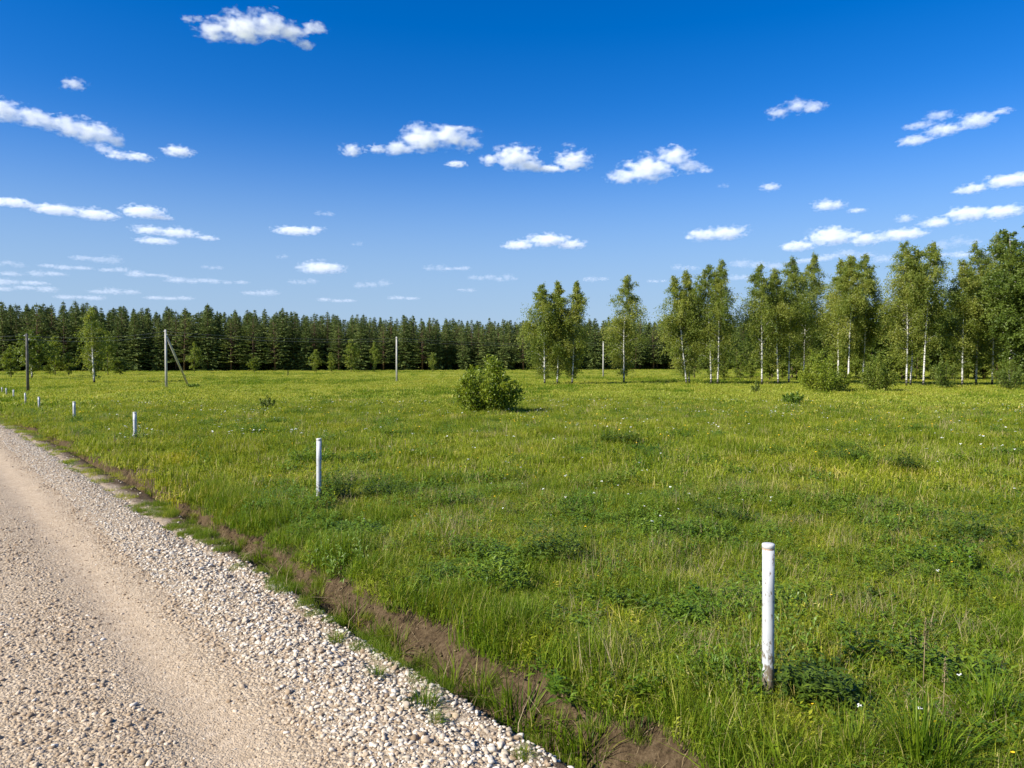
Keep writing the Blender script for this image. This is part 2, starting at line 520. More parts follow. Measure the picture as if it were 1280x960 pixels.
def blades(rng, n, r, hmin, hmax, w, lean=.5, tlo=0., thi=.8, dry=.05, center=False, segs=3, pow_=.5):
    """n grass blades as strips; returns verts, faces, tint"""
    a = rng.uniform(0, 2 * math.pi, n); q = r * rng.uniform(0, 1, n) ** (pow_)
    bx, by = q * np.cos(a), q * np.sin(a)
    da = a + rng.normal(0, .6, n) if center else rng.uniform(0, 2 * math.pi, n)
    h = rng.uniform(hmin, hmax, n) * (1 - .35 * (q / max(r, 1e-6)) ** 2)
    ln = np.abs(rng.normal(0, lean, n)) + .12
    if center: ln = ln * (.4 + q / max(r, 1e-6))
    bend = rng.uniform(.0, .55, n)
    tw = rng.uniform(-.9, .9, n)
    ww = w * rng.uniform(.6, 1.35, n)
    ts = np.linspace(0, 1, segs + 1)
    V = np.empty((n, (segs + 1) * 2, 3))
    for k, t in enumerate(ts):
        out = h * ln * t ** 1.7
        z = h * (t - bend * t * t * .8 * np.minimum(ln, 1.2)) * np.where(ln > 1, .8, 1)
        cx = bx + np.cos(da) * out; cyy = by + np.sin(da) * out
        wa = da + math.pi / 2 + tw * t
        hw = ww * .5 * (1 - t ** 1.6 * .93)
        V[:, 2 * k] = np.stack([cx - np.cos(wa) * hw, cyy - np.sin(wa) * hw, z], -1)
        V[:, 2 * k + 1] = np.stack([cx + np.cos(wa) * hw, cyy + np.sin(wa) * hw, z], -1)
    V[:, :2, 2] -= .03
    m = (segs + 1) * 2
    base = np.arange(n)[:, None] * m
    F = np.concatenate([base + np.array([2 * k, 2 * k + 1, 2 * k + 3, 2 * k + 2])[None] for k in range(segs)], 0)
    t = rng.uniform(tlo, thi, n); dr = rng.uniform(0, 1, n) < dry; t[dr] = rng.uniform(.95, 1.15, dr.sum())
    return V.reshape(-1, 3), F, np.repeat(t, m)

def herb(rng, nstem, r, h, leaf, per=7):
    """low leafy weeds: folded ovate leaves up short stems"""
    V = []; F = []; T = []
    for _ in range(nstem):
        a = rng.uniform(0, 6.28); q = r * math.sqrt(rng.uniform()); bx, by = q * math.cos(a), q * math.sin(a)
        la = rng.uniform(0, 6.28); lean = rng.uniform(0, .4); hh = h * rng.uniform(.5, 1.15); t0 = rng.uniform(.1, .8)
        for k in range(per):
            t = (k + .6) / per
            p = np.array((bx + math.cos(la) * lean * hh * t, by + math.sin(la) * lean * hh * t, hh * t))
            b = rng.uniform(0, 6.28); el = rng.uniform(-.3, .8)
            d = np.array((math.cos(b) * math.cos(el), math.sin(b) * math.cos(el), math.sin(el)))
            sd = np.cross(d, (0, 0, 1)); sd /= np.linalg.norm(sd) + 1e-9; up = np.cross(sd, d)
            L = leaf * rng.uniform(.6, 1.3) * (1.1 - .5 * t); W = L * rng.uniform(.3, .5)
            n = len(V)
            V += [p, p + d * L * .4 + sd * W * .5 + up * W * .2, p + d * L * .55, p + d * L * .4 - sd * W * .5 + up * W * .2, p + d * L - up * L * .12]
            F += [(n, n + 1, n + 2), (n, n + 2, n + 3), (n + 1, n + 4, n + 2), (n + 2, n + 4, n + 3)]
            T += [t0 + rng.uniform(-.15, .15)] * 5
    return np.array(V), F, np.array(T)

def merge(parts):
    V = []; F = []; T = []; n = 0
    for v, f, t in parts:
        V.append(v); T.append(t); F += [tuple(int(i) + n for i in q) for q in (f.tolist() if isinstance(f, np.ndarray) else f)]
        n += len(v)
    return np.concatenate(V), F, np.concatenate(T)

rg = np.random.default_rng(21)
near = []
for i in range(4):      # messy short pasture
    v, f, t = merge([blades(rg, 170, .34, .05, .17, .0058, .95, dry=.10), blades(rg, 130, .34, .06, .16, .0055, 1.6, dry=.12, segs=4), blades(rg, 46, .34, .10, .27, .0045, .6, dry=.25), herb(rg, 20, .32, .12, .05, 5)])
    near.append(mesh('pasture_patch', v, f, M_grass if i < 2 else M_midg, t))
for i in range(3):      # lush upright grass
    v, f, t = merge([blades(rg, 130, .30, .09, .27, .0065, .65, dry=.06, thi=.8), blades(rg, 90, .32, .08, .2, .006, 1.3, segs=4), blades(rg, 80, .32, .05, .15, .006, .95), herb(rg, 9, .3, .13, .05, 6)])
    near.append(mesh('lush_patch', v, f, M_lush, t))
for i in range(3):      # leafy weeds among blades
    v, f, t = merge([herb(rg, 30, .30, .20, .075, 8)])
    near.append(mesh('weed_patch', v, f, M_herb, t))
v, f, t = merge([blades(rg, 60, .32, .18, .42, .0032, .45, tlo=.2, thi=1.0)])
near.append(mesh('dry_patch', v, f, M_dry, t))
mid = []
for i in range(3):
    v, f, t = merge([blades(rg, 80, .50, .05, .18, .013, .9, dry=.09), blades(rg, 80, .50, .06, .17, .014, 1.7, dry=.12, segs=4), blades(rg, 14, .5, .13, .28, .010, .6, dry=.25), herb(rg, 15, .48, .12, .07, 5)])
    mid.append(mesh('pasture_patch_mid', v, f, M_midg, t))
for i in range(2):
    v, f, t = merge([blades(rg, 120, .45, .12, .30, .013, .5, thi=.7), herb(rg, 8, .4, .16, .08, 5)])
    mid.append(mesh('lush_patch_mid', v, f, M_grass, t))
v, f, t = merge([herb(rg, 34, .42, .24, .10, 6)])
mid.append(mesh('weed_patch_mid', v, f, M_herb, t))
v, f, t = blades(rg, 40, .5, .15, .36, .008, .5, tlo=.2, thi=1.0)
mid.append(mesh('dry_patch_mid', v, f, M_dry, t))
far = []
for i in range(3):
    v, f, t = blades(rg, 110, 1.1, .04, .15, .042, 1.7, dry=.09, segs=2)
    far.append(mesh('turf_patch_far', v, f, M_farg, t))
v, f, t = blades(rg, 70, .9, .12, .30, .04, .6, thi=.5, segs=2)
far.append(mesh('lush_patch_far', v, f, M_lush, t))

def wedge(rng, r0, r1, n, half=R(57)):
    r = np.sqrt(rng.uniform(r0 * r0, r1 * r1, n)); a = rng.uniform(-half, half, n)
    return r * np.sin(a), r * np.cos(a)

def grass_keep(rng, x, y):
    s, u = to_su(x, y)
    n1 = wob2(x, y, 2.3, 5); n2 = wob2(x, y, .8, 12)
    c = ditch_c(u); t = s - edge_s(u); far_ = sstep(5, 11, u)
    d = sstep(.86, 1.0, s + .09 * n1 + .05 * n2)                                            # the meadow proper
    e = (.62 + .1 * far_) * sstep(-.02, .14, t) * sstep(c - .10, c - .18, s) * (.35 + .8 * (n1 > .0))   # the verge
    e2 = (.22 + .52 * sstep(1.5, 7, u)) * (.5 + .9 * (n2 > -.1)) * sstep(c + .14, c + .22, s)                                      # the bank face
    lv = sstep(ROAD_L, ROAD_L - .4, s)
    return rng.uniform(0, 1, len(x)) < np.maximum(np.maximum(d, e), np.maximum(np.maximum(e2, lv), .03 * (s > .1))), s, u, n1, n2

def place(rng, x, y, sc_lo, sc_hi, zs=(.85, 1.25), tilt=.12):
    n = len(x); z = surf_z(x, y)
    k = rng.uniform(sc_lo, sc_hi, n)
    rot = np.stack([rng.normal(0, tilt, n), rng.normal(0, tilt, n), rng.uniform(0, 6.28, n)], -1)
    return np.stack([x, y, z], -1), rot, np.stack([k, k, k * rng.uniform(zs[0], zs[1], n)], -1)

def pick(rng, n, probs):
    return rng.choice(len(probs), n, p=np.array(probs) / sum(probs))

# near
x, y = wedge(rg, 2.0, 15, 10200); kp, s, u, n1, n2 = grass_keep(rg, x, y); x, y, s, u, n1, n2 = (q[kp] for q in (x, y, s, u, n1, n2))
P_, r_, k_ = place(rg, x, y, .75, 1.2)
low = (s < .92)
k_[low] *= np.array((.36, .36, .5))
bankside = np.exp(-((s - 1.12) / .25) ** 2)
k_[:, 2] *= (1 + .55 * bankside) * (.78 + .55 * wob2(x, y, 1.9, 44)) * (.98 + .38 * wob2(x, y, 5.2, 51))
ix = pick(rg, len(x), [3.4, 3.4, 3.4, 3.4, 1.2, 1.2, 1.2, 1.0, 1.0, 1.0, 1.3])
lush = (rg.uniform(0, 1, len(x)) < .75 * bankside) | (low) | (wob2(x, y, 1.1, 30) > .38)
ix[lush] = rg.integers(4, 7, lush.sum())
weed = (wob2(x, y, 1.5, 36) > .46) & (s > 1.2) & (rg.uniform(0, 1, len(x)) < .6)
ix[weed] = rg.integers(7, 10, weed.sum())
scatter('meadow_grass', near, P_, r_, k_, ix, 'rough green grass of the meadow close to the camera', 'grass')
# mid
x, y = wedge(rg, 14.2, 60, 31500); ok = rg.uniform(0, 1, len(x)) < sstep(62, 38, np.hypot(x, y)); x, y = x[ok], y[ok]; kp, s, u, n1, n2 = grass_keep(rg, x, y); x, y, s = x[kp], y[kp], s[kp]
P_, r_, k_ = place(rg, x, y, .8, 1.25)
k_[s < .92] *= np.array((.36, .36, .5))
k_[:, 2] *= 1.05 + .5 * wob2(x, y, 1.3, 44)
ix = pick(rg, len(x), [3, 3, 3, .9, .9, .5, .5])
lush = (wob2(x, y, .6, 30) > .40) & (rg.uniform(0, 1, len(x)) < .6)
ix[lush] = rg.integers(3, 5, lush.sum())
weed = (wob2(x, y, .9, 36) > .60) & (rg.uniform(0, 1, len(x)) < .45)
ix[weed] = 5
scatter('meadow_grass', mid, P_, r_, k_, ix, 'shorter green grass across the middle of the meadow', 'grass')
# far
x, y = wedge(rg, 30, 150, 23000); ok = rg.uniform(0, 1, len(x)) < sstep(30, 56, np.hypot(x, y)); x, y = x[ok], y[ok]; kp, s, u, n1, n2 = grass_keep(rg, x, y); x, y = x[kp], y[kp]
x2, y2 = wedge(rg, 150, 285, 19000); x = np.concatenate([x, x2]); y = np.concatenate([y, y2])
P_, r_, k_ = place(rg, x, y, .8, 1.4)
ix = pick(rg, len(x), [3, 3, 3, .4])
lush = (wob2(x, y, .11, 30) > .30) & (rg.uniform(0, 1, len(x)) < .55); ix[lush] = 3
scatter('meadow_grass', far, P_, r_, k_, ix, 'yellow green turf of the far meadow before the trees', 'grass')

# ------------------------------------------------------------------ flowers
def flower(rng, mat_is_white):
    pet = MB()
    if mat_is_white:
        for _ in range(7):
            c = Vector((rng.uniform(-.018, .018), rng.uniform(-.018, .018), .30 + rng.uniform(-.006, .008)))
            pet.add([c + Vector((.008 * math.cos(k * 1.0472), .008 * math.sin(k * 1.0472), .002 * (k % 2))) for k in range(6)], [(0, 1, 2, 3, 4, 5)])
    else:
        for k in range(6):
            a = k * 1.0472; c = Vector((0, 0, .27)); d = Vector((math.cos(a), math.sin(a), .5)); s_ = Vector((-math.sin(a), math.cos(a), 0))
            pet.add([c, c + d * .010 + s_ * .007, c + d * .017, c + d * .010 - s_ * .007], [(0, 1, 2, 3)])
    z = .29 if mat_is_white else .265
    st = MB(); st.tube([(0, 0, -.02), (.006, .004, z * .5), (0, 0, z)], [.0022, .002, .0016], 4, .3)
    for lv in range(3):
        a = rng.uniform(0, 6.28); zz = z * rng.uniform(.15, .6)
        d = Vector((math.cos(a), math.sin(a), .5)); q = Vector((-math.sin(a), math.cos(a), 0)); c = Vector((0, 0, zz))
        st.add([c, c + d * .02 + q * .006, c + d * .05, c + d * .02 - q * .006], [(0, 1, 2, 3)], .3)
    n = len(st.v)
    me = bpy.data.meshes.new('flower')
    me.from_pydata([tuple(v) for v in st.v + pet.v], [], st.f + [tuple(i + n for i in f) for f in pet.f])
    a = me.attributes.new('tint', 'FLOAT', 'POINT'); a.data.foreach_set('value', np.array(st.t + pet.t, np.float32))
    me.materials.append(M_herb); me.materials.append(M_white if mat_is_white else M_yellow)
    me.polygons.foreach_set('material_index', np.array([0] * len(st.f) + [1] * len(pet.f), np.int32))
    return me
fl = [flower(rg, True), flower(rg, True), flower(rg, False), flower(rg, False)]
x, y = wedge(rg, 4.0, 55, 11500, R(48)); s, u = to_su(x, y)
dens = np.where(wob2(x, y, .45, 50) > .12, 1.0, .22)
kp = (s > 1.6) & (rg.uniform(0, 1, len(x)) < .5 * dens); x, y = x[kp], y[kp]
P_, r_, k_ = place(rg, x, y, .7, 1.15, (.7, 1.05), .2)
dist = np.hypot(x, y)[:, None]
k_ = k_ * np.clip(dist / 16, .9, 1.6)
k_[:, 2] = np.minimum(k_[:, 2], 1.15)
yel = (wob2(x, y, .5, 55) > .02) | (rg.uniform(0, 1, len(x)) < .3)
ix = np.where(yel, rg.integers(2, 4, len(x)), rg.integers(0, 2, len(x)))
scatter('wildflowers', fl, P_, r_, k_, ix, 'tiny white and yellow wildflowers dotted through the meadow', 'flowers')

# ------------------------------------------------------------------ gravel
def stone_mat(name, stops):
    m, nt, out = newmat(name)
    oi = N(nt, 'ObjectInfo'); tc = N(nt, 'TexCoord')
    c = ramp(nt, oi.outputs['Random'], stops)
    nz = noise(nt, tc.outputs['Object'], 1.3, 4, .6)
    c = mixc(nt, 1.0, c, ramp(nt, nz, [(.3, (.78, .75, .7)), (.65, (1.05, 1.04, 1.03))]), 'MULTIPLY')
    p = N(nt, 'BsdfPrincipled'); p.inputs['Roughness'].default_value = .85; p.inputs['Specular IOR Level'].default_value = .2
    nt.links.new(c, p.inputs['Base Color']); nt.links.new(p.outputs[0], out.inputs['Surface'])
    return m
M_stone = stone_mat('limestone_pebble', [(0, (.34, .28, .205)), (.3, (.46, .395, .305)), (.7, (.57, .51, .415)), (1, (.68, .63, .54))])
M_stone2 = stone_mat('dusty_beige_pebble', [(0, (.23, .165, .105)), (.4, (.35, .265, .175)), (.8, (.45, .355, .25)), (1, (.57, .48, .365))])
import bmesh
def stone(i, mat):
    bm = bmesh.new(); bmesh.ops.create_icosphere(bm, subdivisions=2, radius=1.0)
    off = Vector((i * 7.3, i * 3.1, 1))
    ax = Vector((1.0, random.uniform(.62, .9), random.uniform(.42, .68)))
    pl = [(Vector((random.gauss(0, 1), random.gauss(0, 1), random.gauss(0, 1))).normalized(), random.uniform(.55, .85)) for _ in range(7)]
    for v in bm.verts:
        c = v.co.copy()
        for n, d in pl:                      # broken faces
            e = c.dot(n) - d
            if e > 0: c -= n * e * .85
        c *= 1 + .16 * mnoise.noise(v.co * 1.4 + off)
        v.co = Vector((c.x * ax.x, c.y * ax.y, c.z * ax.z))
    me = bpy.data.meshes.new('pebble'); bm.to_mesh(me); bm.free(); me.materials.append(mat)
    me.polygons.foreach_set('use_smooth', np.ones(len(me.polygons), bool))
    return me
stones = [stone(i, M_stone) for i in range(8)] + [stone(i + 8, M_stone2) for i in range(8)]
def gravel_pts(rng, s0, s1, u0, u1, per, lo, hi, thin=None):
    n = int((s1 - s0) * (u1 - u0) * per)
    s = rng.uniform(s0, s1, n); u = rng.uniform(u0, u1, n)
    r = lo * (hi / lo) ** (rng.uniform(0, 1, n) ** 1.6)
    if thin is not None:
        k = rng.uniform(0, 1, n) < thin(s, u); s, u, r = s[k], u[k], r[k]
    return s, u, r
gr = np.random.default_rng(5)
berm = lambda s, u: np.clip(sstep(-1.18, -.80, s + .12 * wob(u, 1.9, 9)) * sstep(.26, .05, s - edge_s(u) + .06 * wob(u, 5.3, 15)) * 1.0, .03, 1)
coarse = lambda s, u: np.clip(sstep(-1.6, -2.05, s + .12 * wob(u, 1.3, 13)) * (.62 + .75 * wob2(s * 1.0, u, 1.7, 17)), .03, 1)
sets = [gravel_pts(gr, -1.25, .42, -3.2, 9, 950, .010, .030, berm),
        gravel_pts(gr, -.75, .25, -3.2, 7, 120, .022, .042, berm),
        gravel_pts(gr, -1.25, .48, 9, 26, 420, .013, .028, berm),
        gravel_pts(gr, -1.2, .42, 26, 55, 110, .016, .032, berm),
        gravel_pts(gr, -4.6, -1.5, -4.0, 9, 600, .007, .030, coarse),
        gravel_pts(gr, -4.6, -1.6, -4.0, 7, 45, .020, .036, coarse),
        gravel_pts(gr, -4.6, -1.5, 9, 24, 150, .012, .024, coarse),
        gravel_pts(gr, -2.1, -.7, -3.2, 12, 620, .004, .012),
        gravel_pts(gr, -2.1, -.7, -3.2, 10, 60, .010, .022, lambda s, u: .25 + .75 * (wob2(s, u, 1.4, 19) > .05))]
s = np.concatenate([q[0] for q in sets]); u = np.concatenate([q[1] for q in sets]); r = np.concatenate([q[2] for q in sets])
x, y = from_su(s, u)
z = np.maximum(np.where(s < .10, road_z(s, u), -9), gz_su(s, u))
z = z + r * gr.uniform(-.15, .35, len(r)) * np.where(s < -.9, .8, 1.2)
rot = np.stack([gr.normal(0, .25, len(r)), gr.normal(0, .25, len(r)), gr.uniform(0, 6.28, len(r))], -1)
scatter('gravel', stones, np.stack([x, y, z], -1), rot, np.stack([r, r, r], -1), gr.integers(0, 8, len(r)) + np.where(gr.uniform(0, 1, len(r)) < np.where(s < -.9, .9, .22), 8, 0), 'loose white and beige limestone gravel on the road', 'gravel')

M_clod = stone_mat('dry_brown_soil', [(0, (.038, .026, .014)), (.5, (.088, .061, .034)), (1, (.17, .122, .072))])
clods = [stone(i + 20, M_clod) for i in range(6)]
def straw(rng):
    v, f, t = blades(rng, 1, .0, .07, .13, .004, 3.0, tlo=.2, thi=1.0)
    return mesh('straw', v, f, M_dry, t)
cs, cu, cr = gravel_pts(gr, .2, 1.25, -2.5, 9, 650, .005, .030, lambda s, u: np.clip(.35 + .65 * (np.abs(s - ditch_c(u)) < .35), 0, 1))
x, y = from_su(cs, cu)
ck = gr.integers(0, 6, len(cr)); stw = gr.uniform(0, 1, len(cr)) < .24; ck[stw] = 6 + gr.integers(0, 4, stw.sum())
csz = np.where(stw, gr.uniform(.6, 1.4, len(cr)), cr)
crot = np.stack([gr.normal(0, .3, len(cr)), gr.normal(0, .3, len(cr)), gr.uniform(0, 6.28, len(cr))], -1)
scatter('soil_clods', clods + [straw(gr) for _ in range(4)], np.stack([x, y, ground_z(x, y) + np.where(stw, .02, cr * .2)], -1), crot, np.stack([csz] * 3, -1), ck, 'crumbled brown soil and straw bits in the bare ditch', 'soil')

# ------------------------------------------------------------------ grass tufts on the road edge (each one stands alone)
tufts = []
for i in range(5):
    v, f, t = merge([blades(rg, 110, .10, .10, .24, .0055, .75, center=True, thi=.75, dry=.06, segs=4), blades(rg, 40, .13, .04, .10, .005, 1.0, center=True, segs=4)])
    tufts.append(mesh('blades', v, f, M_lush, t))
tpix = [(650, 905, 1.25), (566, 862, .95), (600, 868, .8), (497, 812, 1.0), (468, 806, .8), (440, 780, 1.0), (530, 880, .55), (608, 800, .6), (395, 752, .9), (357, 722, .85),
        (330, 700, .8), (300, 688, .75), (268, 668, .8), (245, 652, .75), (690, 935, .9), (735, 940, 1.0), (470, 845, .35), (545, 905, .3), (655, 945, .3), (215, 632, .7), (190, 618, .7), (420, 800, .4)]
for i, (px, py, k) in enumerate(tpix):
    p = at(px, py); k *= 1.8
    s_, u_ = to_su(p[0], p[1])
    zz = max(p[2], float(road_z(s_, u_))) if s_ < .24 else p[2]
    o = obj('grass_tuft', tufts[i % 5], loc=(p[0], p[1], zz), rz=i * 1.3, scale=(k, k, k * 1.0))
    tag(o, 'single grass tuft rooted at the edge of the pale gravel', 'grass tuft', 'grass tufts along the gravel edge')
big = MB()
v, f, t = merge([blades(rg, 260, .16, .25, .55, .007, .55, center=True, thi=.7, dry=.05, segs=5), blades(rg, 60, .2, .1, .3, .007, 1.1, center=True, segs=4)])
bt = mesh('blades', v, f, M_lush, t)
for (px, py, k, lab) in [(850, 905, .62, 'tall fresh grass clump on the soil bank left of the nearest white post'),
                         (1150, 962, 1.25, 'large arching grass clump at the lower right corner of the meadow'),
                         (1065, 950, .8, 'upright grass clump left of the large arching clump at lower right'),
                         (1235, 905, .95, 'grass clump against the right edge above the large arching clump'),
                         (905, 955, .6, 'grass clump on the bank at the bottom edge, below the nearest post'),
                         (640, 775, .5, 'grass clump overhanging the bare ditch at the centre bottom'),
                         (745, 825, .5, 'grass clump on the bank top midway between ditch and nearest post'),
                         (520, 715, .5, 'grass clump overhanging the ditch up the road from the centre bottom')]:
    p = at(px, py)
    tag(obj('grass_clump', bt, loc=p, rz=px, scale=(k, k, k)), lab, 'grass clump')

# dry dock stalks in the right foreground
def dock(h, seed):
    rr = random.Random(seed); st = MB(); hd = MB()
    st.tube([(0, 0, -.03), (.01, 0, h * .5), (.03, .01, h)], [.004, .0035, .002], 5)
    for k in range(70):
        zz = h * (.62 + .36 * rr.random()); a = rr.uniform(0, 6.28); q = .016 * (1.15 - (zz / h - .62) / .4)
        c = Vector((.02 + q * math.cos(a), q * math.sin(a), zz)); e = .007
        hd.add([c + Vector((e, 0, 0)), c + Vector((0, e, .004)), c + Vector((-e, 0, .002)), c + Vector((0, -e, .007))], [(0, 1, 2, 3)], rr.random())
    return st.build('stem', M_dry), hd.build('seed_head', M_dry, False)
for (px, py, h, lab) in [(1153, 880, .62, 'brown dry dock stalk with its seed head upright in the right foreground'),
                         (1178, 905, .45, 'shorter brown dock stalk beside the taller one in the right foreground')]:
    p = at(px, py); r_o = obj('dock_stalk', None, loc=p, rz=.4); tag(r_o, lab, 'dry stalk')
    a, b = dock(h, px); obj('stem', a, r_o); obj('seed_head', b, r_o)

# ------------------------------------------------------------------ white posts
def post_mat():
    m, nt, out = newmat('white_plastic_pipe')
    tc = N(nt, 'TexCoord'); P = tc.outputs['Object']
    sep = N(nt, 'SeparateXYZ'); nt.links.new(P, sep.inputs[0])
    mp = N(nt, 'Mapping'); mp.inputs['Scale'].default_value = (30, 30, 14); mp.inputs['Rotation'].default_value = (.5, .3, .4); nt.links.new(P, mp.inputs[0])
    sp = noise(nt, mp.outputs[0], 1.0, 5, .7)
    h = N(nt, 'MapRange'); h.inputs['From Min'].default_value = .0; h.inputs['From Max'].default_value = .50; h.inputs['To Min'].default_value = .24; h.inputs['To Max'].default_value = 0
    nt.links.new(sep.outputs['Z'], h.inputs['Value'])
    dirt = ramp(nt, math_(nt, 'ADD', sp, h.outputs[0]), [(.58, (0, 0, 0)), (.65, (1, 1, 1))])
    soft = noise(nt, P, 9, 3)
    base = ramp(nt, soft, [(.3, (.43, .44, .45)), (.7, (.50, .51, .51))])
    c = mixc(nt, dirt, base, (.16, .13, .095))
    p = N(nt, 'BsdfPrincipled'); p.inputs['Roughness'].default_value = .42; p.inputs['Specular IOR Level'].default_value = .4
    nt.links.new(c, p.inputs['Base Color']); nt.links.new(p.outputs[0], out.inputs['Surface'])
    return m
M_post = post_mat()
M_cap = plainmat('white_plastic_cap', (.52, .51, .49), .45, .4, .05)
M_rust = plainmat('rusty_stain_band', (.44, .30, .21), .7, .2, .35, 20)
def lathe(prof, seg=28):
    m = MB(); V = []; F = []
    for r, z in prof:
        for k in range(seg):
            a = 2 * math.pi * k / seg; V.append((r * math.cos(a), r * math.sin(a), z))
    for i in range(len(prof) - 1):
        for k in range(seg):
            k2 = (k + 1) % seg; F.append((i * seg + k, i * seg + k2, (i + 1) * seg + k2, (i + 1) * seg + k))
    F.append(tuple((len(prof) - 1) * seg + k for k in range(seg)))
    m.add(V, F); return m
posts = [
 (960, 873, 679, 7.4, (.004, -.010), 'nearest white plastic post, thickest, with dark scuffs at its foot'),
 (398.5, 633, 548, 3.1, (.0, .012), 'second white post from the camera, beside a dark weed clump'),
 (169, 553, 515, 2.1, (.0, .0), 'third white post from the camera, beyond the dark weed clump post'),
 (93, 527, 502, 1.6, (.0, -.02), 'fourth white post from the camera, between third post and fading row'),
 (49, 512.5, 496, 1.4, (.0, .01), 'fifth white post from the camera, first of the tiny ones'),
 (32, 505.5, 491, 1.2, (.0, .02), 'sixth white post from the camera, just left of the dark timber pole'),
 (17, 499.5, 487, 1.0, (.0, -.01), 'tiny white post seventh from the camera, left of the timber pole'),
 (8, 494.5, 485, .9, (.0, .0), 'tiny white post eighth from the camera, near the left edge'),
 (2.5, 491.5, 484, .9, (.0, .01), 'farthest white post, at the very left edge of the field')]
for i, (px, py, ty, wpx, tilt, lab) in enumerate(posts):
    p = at(px, py); h = height_to(p, ty, px); rad = wpx * p[1] / FPX
    rad = min(rad, .055)
    r_o = obj('boundary_post', None, loc=p); r_o.rotation_euler = (tilt[0], tilt[1], i * .7)
    tag(r_o, lab, 'post', 'white posts along the road verge')
    pm = lathe([(rad, -.2), (rad, h * .3), (rad, h * .7), (rad, h - .034)]).build('pipe', M_post)
    obj('pipe', pm, r_o)
    rc = rad * 1.07
    cm = lathe([(rad * .98, h - .033), (rc, h - .031), (rc, h - .008), (rc * .93, h - .002), (rc * .6, h + .001)]).build('cap', M_cap)
    obj('cap', cm, r_o)
    if i == 0:
        bm_ = lathe([(rad + .0006, h - .042), (rad + .0012, h - .039), (rad + .0012, h - .0335)]).build('stain_band', M_rust)
        obj('stain_band', bm_, r_o)

# ------------------------------------------------------------------ power poles and wires
def pole(px, py, ty, rad, mat, label, brace=None, lean=0.0):
    p = at(px, py); h = height_to(p, ty, px)
    r_o = obj('power_pole', None, loc=p); r_o.rotation_euler = (0, lean, 0)
    tag(r_o, label, 'power pole', 'power poles crossing the meadow')
    m = MB(); m.tube([(0, 0, -.4), (0, 0, h * .5), (0, 0, h)], [rad, rad * .88, rad * .75], 10); obj('shaft', m.build('shaft', mat), r_o)
    for sx, dz in ((-1, .25), (1, .6)):
        k = MB(); k.tube([(0, sx * rad * .7, h - dz - .1), (0, sx * (rad + .16), h - dz - .1), (0, sx * (rad + .2), h - dz)], [.018, .018, .018], 6)
        hk = obj('insulator_hook', k.build('insulator_hook', M_wire), r_o)
        q = MB(); q.tube([(0, sx * (rad + .2), h - dz - .02), (0, sx * (rad + .2), h - dz + .05), (0, sx * (rad + .2), h - dz + .1)], [.05, .06, .03], 8)
        obj('insulator', q.build('insulator', M_insul), hk)
    if brace:
        b = at(*brace[:2]); bz = height_to(p, brace[3], brace[2])
        m = MB(); m.tube([(b[0] - p[0], b[1] - p[1], b[2] - p[2] - .3), (rad * .9, 0, bz)], [rad * .85, rad * .75], 9); obj('brace', m.build('brace', mat), r_o)
    return p, h, rad
P0 = pole(35, 490, 417, .15, M_timber, 'dark timber power pole standing by the row of far white posts')
P1 = pole(208, 485, 412, .15, M_conc, 'pale concrete power pole propped by a slanting brace', brace=(236, 481.5, 210, 421))
P2 = pole(496, 478, 421, .14, M_conc, 'plain pale power pole alone in mid meadow before the forest')
P3 = pole(754, 472, 427, .14, M_conc, 'slim far power pole between the birch trio and the lone birch')
# the line leaves the frame on the left and ends behind the birches on the right
def wire(A, B, off, label):
    a = Vector(A[0]) + Vector((0, (off - .5) * 2 * (A[2] + .2), A[1] - (.25, .6)[off] + .02)); b = Vector(B[0]) + Vector((0, (off - .5) * 2 * (B[2] + .2), B[1] - (.25, .6)[off] + .02))
    pts = []
    for k in range(25):
        t = k / 24; q = a.lerp(b, t); q.z -= 4 * .45 * t * (1 - t); pts.append(q)
    c = a.lerp(b, .5)
    m = MB(); m.tube([q - c for q in pts], [.009] * 25, 5)
    tag(obj('overhead_wire', m.build('overhead_wire', M_wire), loc=c), label, 'wire', 'overhead wires between the power poles')
pl0 = ((P0[0][0] - 36, P0[0][1] - 14, P0[0][2]), P0[1], P0[2])
pr4 = ((P3[0][0] + 45, P3[0][1] + 34, P3[0][2]), P3[1], P3[2])
for off in (0, 1):
    w = ('upper', 'lower')[off]
    wire(pl0, P0, off, '%s wire leaving the dark timber pole towards the left' % w)
    wire(P0, P1, off, '%s wire between the timber pole and the braced concrete pole' % w)
    wire(P1, P2, off, '%s wire between the braced pole and the plain pole mid meadow' % w)
    wire(P2, P3, off, '%s wire between the plain pole and the slim far pole' % w)
    wire(P3, pr4, off, '%s wire running on behind the birches from the slim far pole' % w)

